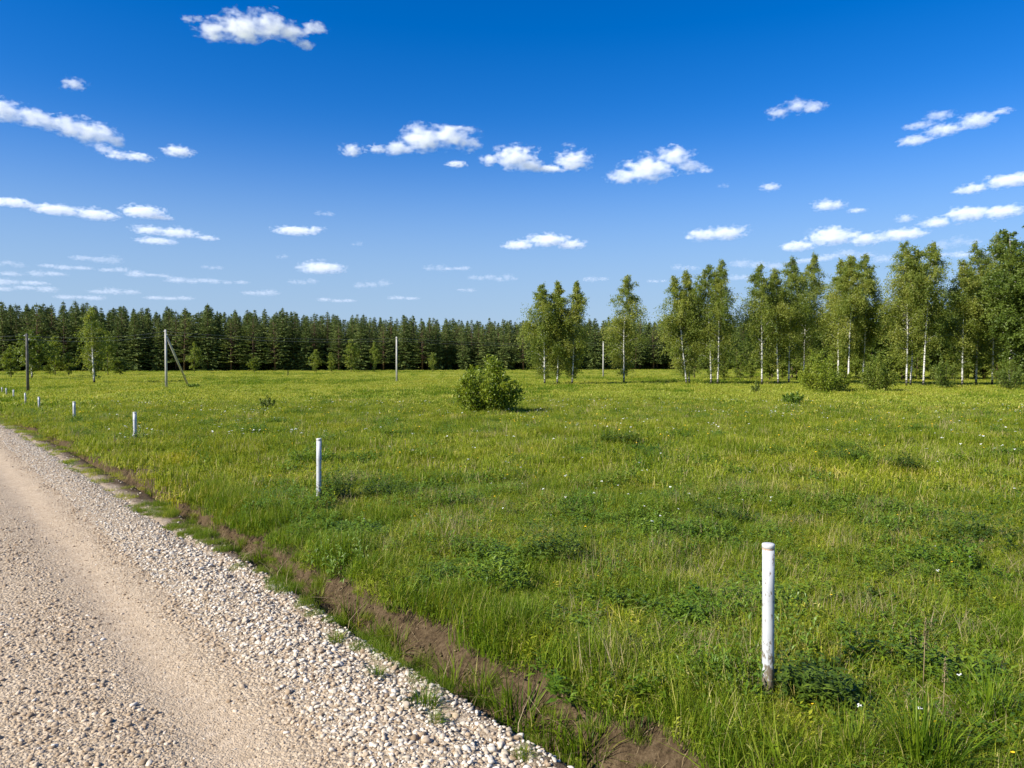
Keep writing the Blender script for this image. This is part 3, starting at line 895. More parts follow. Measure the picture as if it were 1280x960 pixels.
# ------------------------------------------------------------------ trees
def conifer(seed, H=18.0, kind='spruce'):
    rr = np.random.default_rng(seed)
    tr = MB(); tr.tube([(0, 0, -.3), (.05, 0, H * .4), (0, .05, H * .97)], [.24, .16, .03], 7)
    C = []; L = []; W = []; D = []; T = []
    z0 = .03 if kind == 'spruce' else .16
    rmax = (3.8 if kind == 'spruce' else 4.2) * rr.uniform(.85, 1.15)
    z = z0
    while z < .985:
        t = (z - z0) / (1 - z0)
        if kind == 'spruce': rad = rmax * (1 - t) ** .72 * (1 if t > .12 else .75)
        else: rad = rmax * math.sin(math.pi * min(1, .28 + .70 * t) ** 1.0) ** .8 * (1 - .62 * t)
        nb = int(rr.integers(5, 8))
        a0 = rr.uniform(0, 6.28)
        for b in range(nb):
            a = a0 + b * 6.283 / nb + rr.normal(0, .25); ln = max(.12, rad * rr.uniform(.6, 1.2))
            slope = (-.28 + .75 * t if kind == 'spruce' else .05 + .5 * t) + rr.normal(0, .12)
            tb = rr.uniform(.2, .8)
            if ln > .9 and kind != 'spruce':
                tr.tube([(0, 0, z * H), (math.cos(a) * ln * .7, math.sin(a) * ln * .7, z * H + slope * ln * .7)], [.04, .015], 4)
            ns = max(2, int(ln / .24))
            for k in range(ns):
                q = (k + .7) / ns
                if kind != 'spruce' and q < .35: continue
                wd = .28 + .40 * math.sin(math.pi * min(q, .9)) * min(ln, 2) * .5
                for _ in range(2):
                    off = rr.normal(0, wd * .45)
                    px = math.cos(a) * ln * q - math.sin(a) * off; py = math.sin(a) * ln * q + math.cos(a) * off
                    C.append((px, py, z * H + slope * ln * q + .12 * math.sin(q * 3) - .10 * abs(off) + rr.normal(0, .06)))
                    D.append((math.cos(a) * 1.5 + rr.normal(0, .5), math.sin(a) * 1.5 + rr.normal(0, .5), slope + (.3 if kind != 'spruce' else -.25)))
                    L.append(rr.uniform(.5, .95) * (1 - .42 * t)); W.append(rr.uniform(.22, .42) * (1 - .42 * t)); T.append(np.clip(tb + rr.normal(0, .15), 0, 1))
        z += rr.uniform(.020, .034) * (1.0 if t < .8 else .75) * (1 if kind == 'spruce' else 1.25)
    C.append((0, 0, H * .985)); D.append((0, 0, 30)); L.append(1.5); W.append(.14); T.append(.6)
    V, F = diamonds(np.array(C), L, W, rr, droop=np.array(D) * 1.6)
    return tr.build('trunk', M_bark), mesh('crown', V, F, M_con, np.repeat(T, 4))

def broadleaf(seed, H=14.0, wid=2.2, base=.14, mat=None, bark=None, leaf=.24, nleaf=5200, droop=1.0, tr_r=.14, lean=0.0, top=1.5, stems=1, spread=.0, peak=.38, face=False):
    """a trunk with rising limbs and hanging twigs hung with leaf clusters"""
    rr = np.random.default_rng(seed)
    tr = MB(); C = []; DD = []; T = []
    for st in range(stems):
        sa = rr.uniform(0, 6.28); sl = spread * (st > 0) + (rr.uniform(.3, 1) * spread if stems > 1 else 0)
        hh = H * (1 if st == 0 else rr.uniform(.75, .98))
        ph = rr.uniform(0, 6.28, 4); am = .018 * H * rr.uniform(.4, 1)
        def tp(t):
            return Vector((lean * H * t + math.sin(t * 5 + ph[0]) * am * t + math.cos(sa) * sl * t + (st * .18 if stems > 1 else 0),
                           math.sin(t * 4 + ph[1]) * am * t + math.sin(sa) * sl * t, hh * t))
        ts = [0, .08, .2, .35, .5, .65, .8, .92, 1.0]
        pts = [tp(t) for t in ts]; pts[0].z = -.25
        tr.tube(pts, [tr_r * (1.15 - t * 1.08) if t > .05 else tr_r * 1.3 for t in ts], 8)
        nl = int((96 if face else 64) / stems ** .5)
        for i in range(nl):
            t = base + (0.985 - base) * ((i + rr.uniform(0, 1)) / nl) ** .9
            q = (t - base) / (1 - base)
            prof = (q / peak) ** .6 if q < peak else max(0.0, 1 - ((q - peak) / (1 - peak)) ** top)
            prof = max(prof, .10 if face else .2) * rr.uniform(.55, 1.2)
            ln = wid * prof
            a = rr.uniform(0, 6.28)
            if face and t < .55 and math.sin(a) < -.35 and rr.uniform() < .85: a += math.pi      # few limbs low down on the side facing the road
            d = Vector((math.cos(a), math.sin(a), 0)); up = rr.uniform(.5, 1.25)
            p0 = tp(t)
            dq = droop * (1 - .85 * float(sstep(.55, .95, q)))
            hang = dq * rr.uniform(.3, 1.0) * ln * .8
            P = [p0, p0 + d * ln * .4 + Vector((0, 0, ln * .4 * up)), p0 + d * ln * .8 + Vector((0, 0, ln * .62 * up)), p0 + d * ln * 1.05 + Vector((0, 0, ln * .62 * up - hang * .6))]
            if ln > .5:
                r0 = max(.012, tr_r * .32 * (1 - t)); tr.tube(P, [r0, r0 * .7, r0 * .45, r0 * .2], 4, cap=False)
            n = max(14, int(nleaf / nl / stems * (.06 + 1.35 * ln / wid)))
            tb = rr.uniform(.15, .85)
            ntw = max(1, int(n / 14))
            for w in range(ntw):                      # twigs: strings of leaf clusters
                f = rr.uniform(.15, 1.0); k = min(int(f * 3), 2); g = f * 3 - k
                q0 = P[k].lerp(P[k + 1], g) + Vector(rr.normal(0, 1, 3).tolist()) * max(.13 * ln, .13)
                tl = rr.uniform(.35, 1.0) * min(1.6, ln) * (.6 + .5 * dq)
                dv = Vector((d.x * .35 + rr.normal(0, .45), d.y * .35 + rr.normal(0, .45), -dq * .9 + rr.normal(.25, .5)))
                for z in range(14):
                    e = (z + rr.uniform(0, 1)) / 14
                    c = q0 + dv * tl * e + Vector((0, 0, -.25 * dq * tl * e * e)) + Vector(rr.normal(0, .11, 3).tolist())
                    if c.z < H * .06: continue
                    C.append(c); DD.append(dv); T.append(min(1, max(0, tb + rr.normal(0, .18))))
    n = len(C)
    V, F = diamonds(np.array([tuple(c) for c in C]), leaf * rr.uniform(.6, 1.3, n), leaf * .62 * rr.uniform(.6, 1.2, n), rr, droop=np.array([tuple(v) for v in DD]) * .6)
    return tr.build('trunk', bark or M_bbark), mesh('crown', V, F, mat or M_birch, np.repeat(T, 4))

def plant_tree(name, meshes, p, scale, rz, label, cat, group=None, parts=('trunk', 'crown')):
    r_o = obj(name, None, loc=p, rz=rz); r_o.scale = scale
    if name in ('spruce_tree', 'pine_tree'): r_o.rotation_euler = (fr.normal(0, .018), fr.normal(0, .018), rz)
    tag(r_o, label, cat, group)
    for nm, me in zip(parts, meshes): obj(nm, me, r_o)
    return r_o

# --- forest edge
SPR = [conifer(100 + i, 18, 'spruce') for i in range(7)]
PIN = [conifer(200 + i, 18, 'pine') for i in range(7)]
fr = np.random.default_rng(77)
def edge_y(x):        # the forest edge runs away to the right
    return np.interp(x, [-320, -150, 0, 60, 120, 220], [205, 207, 236, 252, 268, 290])
nfor = 0
rows = [(0, 6.4, 92), (3.4, 4.9, 80), (7.2, 4.6, 72), (11, 4.4, 50)]
back_pts = []
for ri, (dy, sp, cnt) in enumerate(rows):
    xx = -178 + (ri % 2) * 1.6
    while xx < 190:
        x = xx + fr.normal(0, .7); y = float(edge_y(x)) + dy + fr.normal(0, .9)
        xx += sp * fr.uniform(.75, 1.3)
        hpx = np.interp(640 + x / y * FPX, [0, 300, 500, 640, 850, 1280], [19.2, 18.2, 16.2, 15.6, 16.6, 17])
        k = hpx / 18 * fr.uniform(.84, 1.10) * (1.0 if ri else .97)
        spruce = fr.uniform() < .5
        ms = (SPR if spruce else PIN)[int(fr.integers(0, 7))]
        if (ri <= 2 and nfor < 286 and x < 120 and True):
            zz = float(ground_z(x, y))
            w = k * fr.uniform(.85, 1.15) * (1.15 if ri == 0 else 1.0)
            if spruce: plant_tree('spruce_tree', ms, (x, y, zz), (w, w, k), fr.uniform(0, 6.28), 'pointed dark green spruce in the dense forest wall across the field', 'tree', 'spruces of the far forest')
            else: plant_tree('pine_tree', ms, (x, y, zz), (w, w, k), fr.uniform(0, 6.28), 'rounder pine with open branches in the dense forest wall across the field', 'tree', 'pines of the far forest')
            nfor += 1
        else:
            back_pts.append((x, y, k))
for dy in (14, 17.5, 21, 26, 32, 38, 46):
    for x in np.arange(-185, 215, 3.4):
        x = x + fr.normal(0, 1); back_pts.append((x, float(edge_y(x)) + dy + fr.normal(0, 1.3), np.interp(640 + x / edge_y(x) * FPX, [0, 300, 500, 640, 850, 1280], [19.4, 18.4, 16.6, 16.2, 17.5, 18]) / 18 * fr.uniform(.92, 1.06)))
for dy in (1.5, 6.5):
    for x in np.arange(121, 215, 4.2):
        back_pts.append((x + fr.normal(0, 1), float(edge_y(x)) + dy + fr.normal(0, 1.3), fr.uniform(.8, 1.0)))
pts = []; sc_ = []; rt = []
for x, y, k in back_pts:
    pts.append((x, y, float(ground_z(x, y)))); sc_.append((k, k, k)); rt.append((0, 0, fr.uniform(0, 6.28)))
def joined(ms):
    a, b = ms
    me = bpy.data.meshes.new('forest_conifer')
    na = len(a.vertices); va = np.empty(na * 3); a.vertices.foreach_get('co', va); vb = np.empty(len(b.vertices) * 3); b.vertices.foreach_get('co', vb)
    me.from_pydata(np.concatenate([va, vb]).reshape(-1, 3).tolist(), [], [tuple(p.vertices) for p in a.polygons] + [tuple(i + na for i in p.vertices) for p in b.polygons])
    t = me.attributes.new('tint', 'FLOAT', 'POINT'); tb = np.empty(len(b.vertices), np.float32); b.attributes['tint'].data.foreach_get('value', tb)
    t.data.foreach_set('value', np.concatenate([np.full(na, .5, np.float32), tb]))
    me.materials.append(M_bark); me.materials.append(M_con)
    me.polygons.foreach_set('material_index', np.array([0] * len(a.polygons) + [1] * len(b.polygons), np.int32))
    return me
scatter('distant_forest', [joined(m) for m in SPR[:4] + PIN[:3]], pts, rt, sc_, fr.integers(0, 7, len(pts)), 'deep dark conifer forest behind its edge trees', 'forest')

# --- young leafy trees and bushes along the forest edge, left to right
YNG = [broadleaf(300 + i, 8, 1.9, .05, M_young, M_twig, .30, 5000, .35, .08, top=1.3) for i in range(4)]
ylist = [(14, 472, 432, 1.2, 'small round young tree at the far left edge of the forest'),
         (69, 470, 420, .85, 'slim pointed young tree right of the bushy leafy tree at far left'),
         (86, 470, 441, 1.2, 'low rounded shrub-like young tree left of the white trunked birch'),
         (135, 469, 414, .7, 'leafy young tree close behind the white trunked birch at left'),
         (150, 469, 447, 1.7, 'wide low leafy bush right of the white trunked birch at left'),
         (62, 468, 455, 1.3, 'tiny leafy bush between young trees at the far left forest edge'),
         (243, 466, 428, .8, 'leafy young tree at forest edge, just right of the slanting pole brace'),
         (395, 466, 437, 1.0, 'pale leafy bush under the conifers, middle of the forest edge'),
         (414, 465.5, 441, 1.0, 'low leafy bush right of the pale one under the conifers'),
         (439, 465.5, 424, .85, 'bright pointed young tree at the forest edge left of the plain pole'),
         (468, 465.5, 427, .6, 'narrow column-like young tree nearest left of the plain pole'),
         (541, 465, 441, .9, 'small leafy young tree at the forest edge right of the plain pole'),
         (318, 466, 446, 1.2, 'low leafy bush at the forest edge between braced and plain poles')]
for i, (px, py, ty, wk, lab) in enumerate(ylist):
    p = at(px, py); h = height_to(p, ty, px); k = h / 8
    kw = max(k, .6) * wk * 1.15
    plant_tree('young_tree', YNG[i % 4], p, (kw, kw, k), i * 1.1, lab, 'young tree')
p = at(40, 473); h = height_to(p, 416, 40)
plant_tree('aspen_tree', broadleaf(320, h, 2.9, .12, M_aspen, M_bbark, .34, 8000, .6, .12, top=1.6), p, (1, 1, 1), 0, 'bushy leafy tree with a pale trunk behind the dark timber pole', 'tree')

# --- birches: base pixel, top pixel, crown half width in pixels, label
BIR = [
 (118, 479.5, 383, 114, 14, 'white trunked birch standing alone before the forest at left', .12),
 (681, 481, 356, 678, 21, 'leftmost of the three slim birches in a row right of the round bush', .08),
 (696.5, 481, 350, 699, 15, 'middle one of the three slim birches in a row', .12),
 (715, 481, 352, 721, 19, 'rightmost of the three slim birches in a row', .08),
 (780, 479, 344, 781, 21, 'lone slender birch between the birch trio and the leaning pair', .10),
 (858.5, 481, 345, 842, 20, 'birch leaning left, left one of the crossing pair', .10),
 (861.5, 480.5, 338, 858, 16, 'straighter right one of the crossing birch pair', .14),
 (889, 481, 331, 883, 20, 'left one of the tight dark birch pair with pointed tops', .12),
 (897, 481, 325, 900, 19, 'right and taller one of the tight dark birch pair', .12),
 (952.5, 481, 331, 949, 20, 'loose birch with a forked lower limb, first of the long right grove', .20),
 (973, 481, 336, 966, 17, 'second birch of the right grove, thin trunk beside the loose birch', .20),
 (986, 480.5, 322, 987, 20, 'birch behind the pointed green shrub, left half of the grove', .24),
 (1004, 479, 317, 1011, 20, 'feathery topped birch above the pointed green shrub', .26),
 (1048, 481, 324, 1048, 19, 'leftmost of three birches whose feet hide behind the two shrubs', .26),
 (1060.5, 482, 319, 1062, 18, 'middle one of three birches whose feet hide behind the two shrubs', .28),
 (1078, 481, 317, 1082, 19, 'rightmost of three birches whose feet hide behind the two shrubs', .26),
 (1133, 482.5, 301, 1131, 23, 'left bright trunk of the grove double birch right of the shrubs', .22),
 (1138, 482.5, 310, 1144, 18, 'right bright trunk of the grove double birch right of the shrubs', .30),
 (1154, 483, 302, 1161, 21, 'birch with dark marked trunk right of the double birch', .28),
 (1203, 483, 324, 1201, 20, 'shorter birch just right of the dark rounded shrub', .20),
 (1220, 481.5, 302, 1220, 20, 'birch with clean pale foot behind the shorter grove birch', .16),
 (1240, 482, 291, 1242, 24, 'tall dense birch near the right edge of the photo', .16),
]
for i, (px, py, ty, tx, hw, lab, base) in enumerate(BIR):
    p = at(px, py); h = height_to(p, ty, px); D = p[1]
    wid = hw / FPX * D * (1.08 if i < 5 else 1.16)
    lean = ((tx - px) / FPX * D) / h
    ms = broadleaf(400 + i * 3, h, wid, base * .72, M_birch, M_bbark, (.18 if i else .20), (36000 if i else 14000), .95, .105 if i else .13, lean=lean, top=1.65, peak=.36, face=True)
    if i == 9:
        pass
    plant_tree('birch_tree', ms, p, (1, 1, 1), 0, lab, 'birch')
# leafy trees that fill the right end
BIG = [(1262, 484, 289, 30, 'big leafy tree cut by the right edge, left one of two'), (1284, 485, 280, 32, 'big leafy tree cut by the right edge, right and taller one'),
       (1318, 486, 276, 36, 'leafy tree just outside the right edge whose boughs reach into the picture')]
for i, (px, py, ty, hw, lab) in enumerate(BIG):
    p = at(px, py); h = height_to(p, ty, px); wid = hw / FPX * p[1] * 1.2
    plant_tree('leafy_tree', broadleaf(500 + i, h, wid, .06, M_aspen, M_bbark, .28, 30000, .5, .16, top=1.9, peak=.35), p, (1, 1, 1), 0, lab, 'tree')
# darker trees standing behind the grove
BK = [broadleaf(520 + i, 11, 3.2, .05, M_aspen, M_twig, .34, 8000, .4, .14, top=1.7) for i in range(3)]
for i, (px, d, h) in enumerate([(868, 131, 9.5), (905, 128, 9.5), (921, 140, 8), (940, 132, 8.5), (965, 128, 11), (990, 126, 11.5), (1010, 124, 12), (1030, 130, 11.5), (1050, 124, 12.5), (1070, 127, 12), (1092, 123, 12.5), (1112, 121, 11), (1130, 126, 13.5), (1150, 120, 12.5), (1172, 123, 13), (1192, 119, 13), (1210, 124, 14), (1230, 119, 14.5), (1250, 122, 16), (1275, 119, 17)]):
    x = (px - 640) / FPX * d; k = h / 11
    plant_tree('broadleaf_tree', BK[i % 3], (x, d, float(ground_z(x, d))), (k * .95, k * .95, k), i * 1.7, 'dark leafy tree filling the shade behind the birch trunks of the grove', 'tree', 'dark trees behind the birch grove')

for i, px in enumerate([905, 925, 938, 962, 978, 996, 1012, 1040, 1058, 1074, 1090, 1116, 1128, 1146, 1166, 1192, 1206, 1218, 1232, 1246, 1262, 1276]):
    d = 113 + (i * 37 % 10); x = (px - 640) / FPX * d; k = (.46 + .06 * (i * 53 % 7)) * (1 if px > 950 else .7)
    plant_tree('undergrowth_bush', YNG[i % 4], (x, d, float(ground_z(x, d))), (k * 1.5, k * 1.5, k), i * 2.1, 'leafy bush in the undergrowth between the birch trunks of the grove', 'bush', 'undergrowth of the birch grove')

# ------------------------------------------------------------------ shrubs
def shrub(seed, H, wid, mat, leaf, nstem=26, per=190, upright=.8, cone=.5):
    rr = np.random.default_rng(seed); st = MB(); C = []; D = []; T = []
    for i in range(nstem):
        a = rr.uniform(0, 6.28); q = math.sqrt(rr.uniform(0, 1))
        tx, ty = math.cos(a) * wid * q, math.sin(a) * wid * q
        hh = H * (1 - cone * q ** 1.6) * rr.uniform(.72, 1.02)
        b = Vector((math.cos(a) * wid * .15 * q, math.sin(a) * wid * .15 * q, -.1)); m = Vector((tx * .75, ty * .75, hh * .5)); e = Vector((tx * 1.0, ty * 1.0, hh))
        st.tube([b, m, e], [.022, .014, .004], 4, cap=False)
        tb = rr.uniform(.2, .8)
        for k in range(per):
            f = rr.uniform(.05, 1) ** .75
            c = b.lerp(m, f * 2) if f < .5 else m.lerp(e, f * 2 - 1)
            o = Vector(rr.normal(0, 1, 3).tolist()); o.z *= .75
            sp = wid * .20 * (1.15 - f * .95)
            c = c + o * sp
            if c.z < .04: c.z = rr.uniform(.03, .3)
            C.append(tuple(c)); D.append((o.x * .5, o.y * .5, upright)); T.append(np.clip(tb + rr.normal(0, .2) + .15 * (f - .5), 0, 1))
    n = len(C)
    V, F = diamonds(np.array(C), leaf * rr.uniform(.6, 1.35, n), leaf * .5 * rr.uniform(.7, 1.2, n), rr, droop=np.array(D))
    return st.build('stems', M_twig), mesh('foliage', V, F, mat, np.repeat(T, 4))

SH = [(610, 518, 441, 53, M_bush, .15, 54, 280, .60, 'round leafy bush standing alone in the middle of the meadow', 'bush'),
      (334, 513, 492, 12, M_aspen, .10, 12, 60, .4, 'small sparse bush in the grass right of the braced pole', 'bush'),
      (359.5, 470.5, 459.5, 3, M_aspen, .14, 6, 40, .7, 'tiny lone seedling far out in the meadow before the forest', 'seedling'),
      (243, 485, 479, 11, M_herb, .16, 14, 40, .2, 'dark weed clump at the foot of the slanting pole brace', 'weed clump'),
      (990, 507, 485, 19, M_herb, .13, 16, 90, .4, 'low spiky green shrublet in front of the birch grove', 'shrublet'),
      (945, 491, 474, 9, M_aspen, .15, 10, 70, .5, 'small low bush at the foot of the loose birch', 'bush'),
      (1026, 490, 430, 35, M_bush, .19, 40, 260, .7, 'pointed yellow green shrub before the grove, left of the two shrubs', 'bush'),
      (1050, 489, 455, 18, M_bush, .19, 18, 120, .4, 'lower rounded shrub touching the right side of the pointed shrub', 'bush'),
      (1097, 488, 440, 27, M_young, .19, 34, 240, .5, 'darker green shrub before the grove, right of the two shrubs', 'bush'),
      (1181, 485, 444, 20, M_aspen, .19, 24, 150, .4, 'dark rounded shrub in shade between birch trunks at right', 'bush'),
      (1262, 487, 447, 24, M_aspen, .19, 24, 150, .4, 'dense green shrub under the big leafy trees at the right edge', 'bush')]
for i, (px, py, ty, hw, mat, leaf, ns, per, cone, lab, cat) in enumerate(SH):
    p = at(px, py); h = height_to(p, ty, px); wid = hw / FPX * p[1] * .84
    nm = {'bush': 'bush', 'seedling': 'seedling', 'weed clump': 'weed_clump', 'shrublet': 'shrub'}[cat]
    plant_tree(nm, shrub(600 + i, h, wid, mat, leaf, ns, per, .8, cone), p, (1, 1, 1), 0, lab, cat, parts=('stems', 'foliage'))

# dark leafy weeds standing in the meadow
def weedclump(seed, h, r, leaf, n=110, mat=None):
    rr = np.random.default_rng(seed); v, f, t = herb(rr, n, r, h, leaf * 1.25, 10)
    return mesh('weed_leaves', v, f, mat or M_weed, t)
for i, (px, py, h, r, lab) in enumerate([(420, 629, .62, .27, 'dark leafy weed clump right against the second white post'), (482, 625, .40, .42, 'low dark weed clump a step right of the second white post'),
        (1248, 690, .85, .8, 'big dark leafy weed clump by the right edge of the meadow'), (1060, 580, .55, .45, 'dark weed clump in the right middle of the meadow, before the shrublet'),
        (775, 557, .4, .6, 'low spreading weed clump below and right of the round bush'), (1130, 590, .45, .35, 'small dark weed clump right of the clump before the shrublet'),
        (690, 705, .48, .42, 'leafy weed clump with flowers above the bare ditch bank'), (900, 655, .30, .4, 'low leafy weed clump up-field left of the nearest white post'),
        (1020, 885, .34, .25, 'dark weed clump in the shade right of the nearest white post foot')]):
    p = at(px, py)
    tag(obj('weed_clump', weedclump(700 + i, h, r, .075 if p[1] < 20 else .13), loc=p, rz=i), lab, 'weed clump')

wr = random.Random(4)
wm = [weedclump(760 + i, .27, .34, .075, 55, M_herb) for i in range(3)] + [weedclump(770 + i, .30, .5, .12, 55, M_herb) for i in range(3)]
for i in range(20):
    px, py = wr.uniform(330, 1270), 530 + 400 * wr.random() ** 1.4
    p = at(px, py); s_, u_ = to_su(p[0], p[1])
    if s_ < 1.3: continue
    k = wr.uniform(.7, 1.25)
    tag(obj('weed_clump', wm[i % 3 + (3 if p[1] > 16 else 0)], loc=p, rz=i * 1.9, scale=(k, k, k * wr.uniform(.8, 1.3))), 'low leafy weed clump growing among the meadow grass', 'weed clump', 'leafy weed clumps dotted through the meadow')

# ------------------------------------------------------------------ clouds
def cloud_mat(name, dens, thick, seed, k, blobs, cx, cyy, base):
    """vapour thickest in the heart of each billow, fraying into shreds at its rim"""
    m, nt, out = newmat(name)
    tc = N(nt, 'TexCoord')
    px = N(nt, 'VectorMath'); px.operation = 'SCALE'; px.inputs['Scale'].default_value = 1.0 / k
    nt.links.new(tc.outputs['Object'], px.inputs[0])
    f = None
    for (x, y, rx, ry) in blobs:
        a = N(nt, 'VectorMath'); a.operation = 'SUBTRACT'; a.inputs[1].default_value = (x - cx, 0, cyy - y)
        nt.links.new(px.outputs[0], a.inputs[0])
        b = N(nt, 'VectorMath'); b.operation = 'DIVIDE'; b.inputs[1].default_value = (rx, rx * .65, ry)
        nt.links.new(a.outputs[0], b.inputs[0])
        d = N(nt, 'VectorMath'); d.operation = 'DOT_PRODUCT'
        nt.links.new(b.outputs[0], d.inputs[0]); nt.links.new(b.outputs[0], d.inputs[1])
        g = math_(nt, 'EXPONENT', math_(nt, 'MULTIPLY', d.outputs['Value'], -1.55))
        f = g if f is None else math_(nt, 'SMOOTH_MAX', f, g, .12)
    ry = sum(q[3] for q in blobs) / len(blobs)
    mp = N(nt, 'Mapping'); mp.inputs['Location'].default_value = (seed * 3.1, seed * 1.7, seed)
    mp.inputs['Scale'].default_value = (.55 / ry, .55 / ry, .95 / ry)
    nt.links.new(px.outputs[0], mp.inputs[0])
    nz = noise(nt, mp.outputs[0], 1.9, 7, .62)
    v = math_(nt, 'ADD', math_(nt, 'MINIMUM', f, 1.0), math_(nt, 'MULTIPLY', math_(nt, 'SUBTRACT', nz, .5), 3.0))
    sep = N(nt, 'SeparateXYZ'); nt.links.new(px.outputs[0], sep.inputs[0])
    fl = N(nt, 'MapRange'); fl.inputs['From Min'].default_value = base - ry * .15; fl.inputs['From Max'].default_value = base + ry * .55
    nt.links.new(sep.outputs['Z'], fl.inputs['Value'])
    r = N(nt, 'MapRange'); r.inputs['From Min'].default_value = .30; r.inputs['From Max'].default_value = 1.6; r.inputs['To Max'].default_value = dens / thick
    nt.links.new(v, r.inputs['Value'])
    vs_ = N(nt, 'VolumeScatter'); vs_.inputs['Color'].default_value = (.94, .945, .96, 1); vs_.inputs['Anisotropy'].default_value = .0
    nt.links.new(math_(nt, 'MULTIPLY', r.outputs[0], fl.outputs[0]), vs_.inputs['Density'])
    nt.links.new(vs_.outputs[0], out.inputs['Volume'])
    return m
CLOUD_ALT = 950.0
def cloud(blobs, label, dens=9.0, group=None, seed=0):
    rr = random.Random(900 + seed)
    bx = [b[0] for b in blobs]; by = [b[1] for b in blobs]
    cx = sum(bx) / len(bx); cyy = sum(by) / len(by)
    ybase = max(b[1] + b[3] for b in blobs)
    d = ray(cx, ybase); D = CLOUD_ALT / (d[2])
    D = min(D, 16000)
    d0 = ray(cx, cyy); C = d0 * D                  # centre
    k = D / FPX                                    # metres per photograph pixel there
    bm = bmesh.new()
    w_all = max(b[0] + b[2] for b in blobs) - min(b[0] - b[2] for b in blobs)
    
    for (x, y, rx, ry) in blobs:
        n = int(14 + 7 * rx / ry)
        bmesh.ops.create_icosphere(bm, subdivisions=2, radius=1, matrix=Matrix.Translation((x - cx, 0, cyy - y - ry * .15)) @ Matrix.Diagonal((rx * .95, rx * .62, ry * .85, 1)))
        for _ in range(n):
            a = rr.uniform(0, 6.28); q = rr.random() ** .4 * .95
            ux = math.cos(a) * q; uy = math.sin(a) * q
            r = ry * rr.uniform(.30, .72) * (1.1 - q * .4)
            if uy < 0: r *= .8
            zz = (cyy - y) + uy * ry
            base_lim = (cyy - (y + ry)) + r * .45
            zz = max(zz, base_lim)
            M = Matrix.Translation(((x - cx) + ux * rx, rr.uniform(-.55, .55) * rx * .65, zz)) @ Matrix.Diagonal((rr.uniform(1.4, 2.4), rr.uniform(1.2, 2.0), rr.uniform(.75, 1.0), 1))
            bmesh.ops.create_icosphere(bm, subdivisions=2, radius=max(r, .8), matrix=M)
    tmp = bpy.data.meshes.new('cloud_tmp'); bm.to_mesh(tmp); bm.free()
    to = bpy.data.objects.new('cloud_tmp', tmp); COL.objects.link(to)
    md = to.modifiers.new('r', 'REMESH'); md.mode = 'VOXEL'; md.voxel_size = max(.55, w_all / 130)
    dg = bpy.context.evaluated_depsgraph_get()
    me = bpy.data.meshes.new_from_object(to.evaluated_get(dg))
    bpy.data.objects.remove(to); bpy.data.meshes.remove(tmp)
    me.name = 'cloud'
    nv = len(me.vertices); co = np.empty(nv * 3); me.vertices.foreach_get('co', co); no = np.empty(nv * 3); me.vertices.foreach_get('normal', no)
    co = co.reshape(-1, 3); no = no.reshape(-1, 3)
    big = max(.9, min(b[3] for b in blobs) * .22)
    off = Vector((seed * 13.7, seed * 5.1, 3.0))
    dis = np.array([mnoise.fractal(Vector(c) / (big * 2.6) + off, .9, 2.1, 4) for c in co])
    co = co + no * (dis * big * 1.0)[:, None]
    me.vertices.foreach_set('co', (co * k).ravel()); me.update()
    me.polygons.foreach_set('use_smooth', np.ones(len(me.polygons), bool))
    thick = sum(b[3] for b in blobs) / len(blobs) * k
    me.materials.clear(); me.materials.append(cloud_mat('cloud_vapour', dens * .46, thick, seed % 17, k, blobs, cx, cyy, cyy - ybase))
    o = obj('cloud', me, loc=(C[0], C[1], CAM_H + C[2]), rz=-math.atan2(C[0], C[1]))
    tag(o, label, 'cloud', group)
    return o

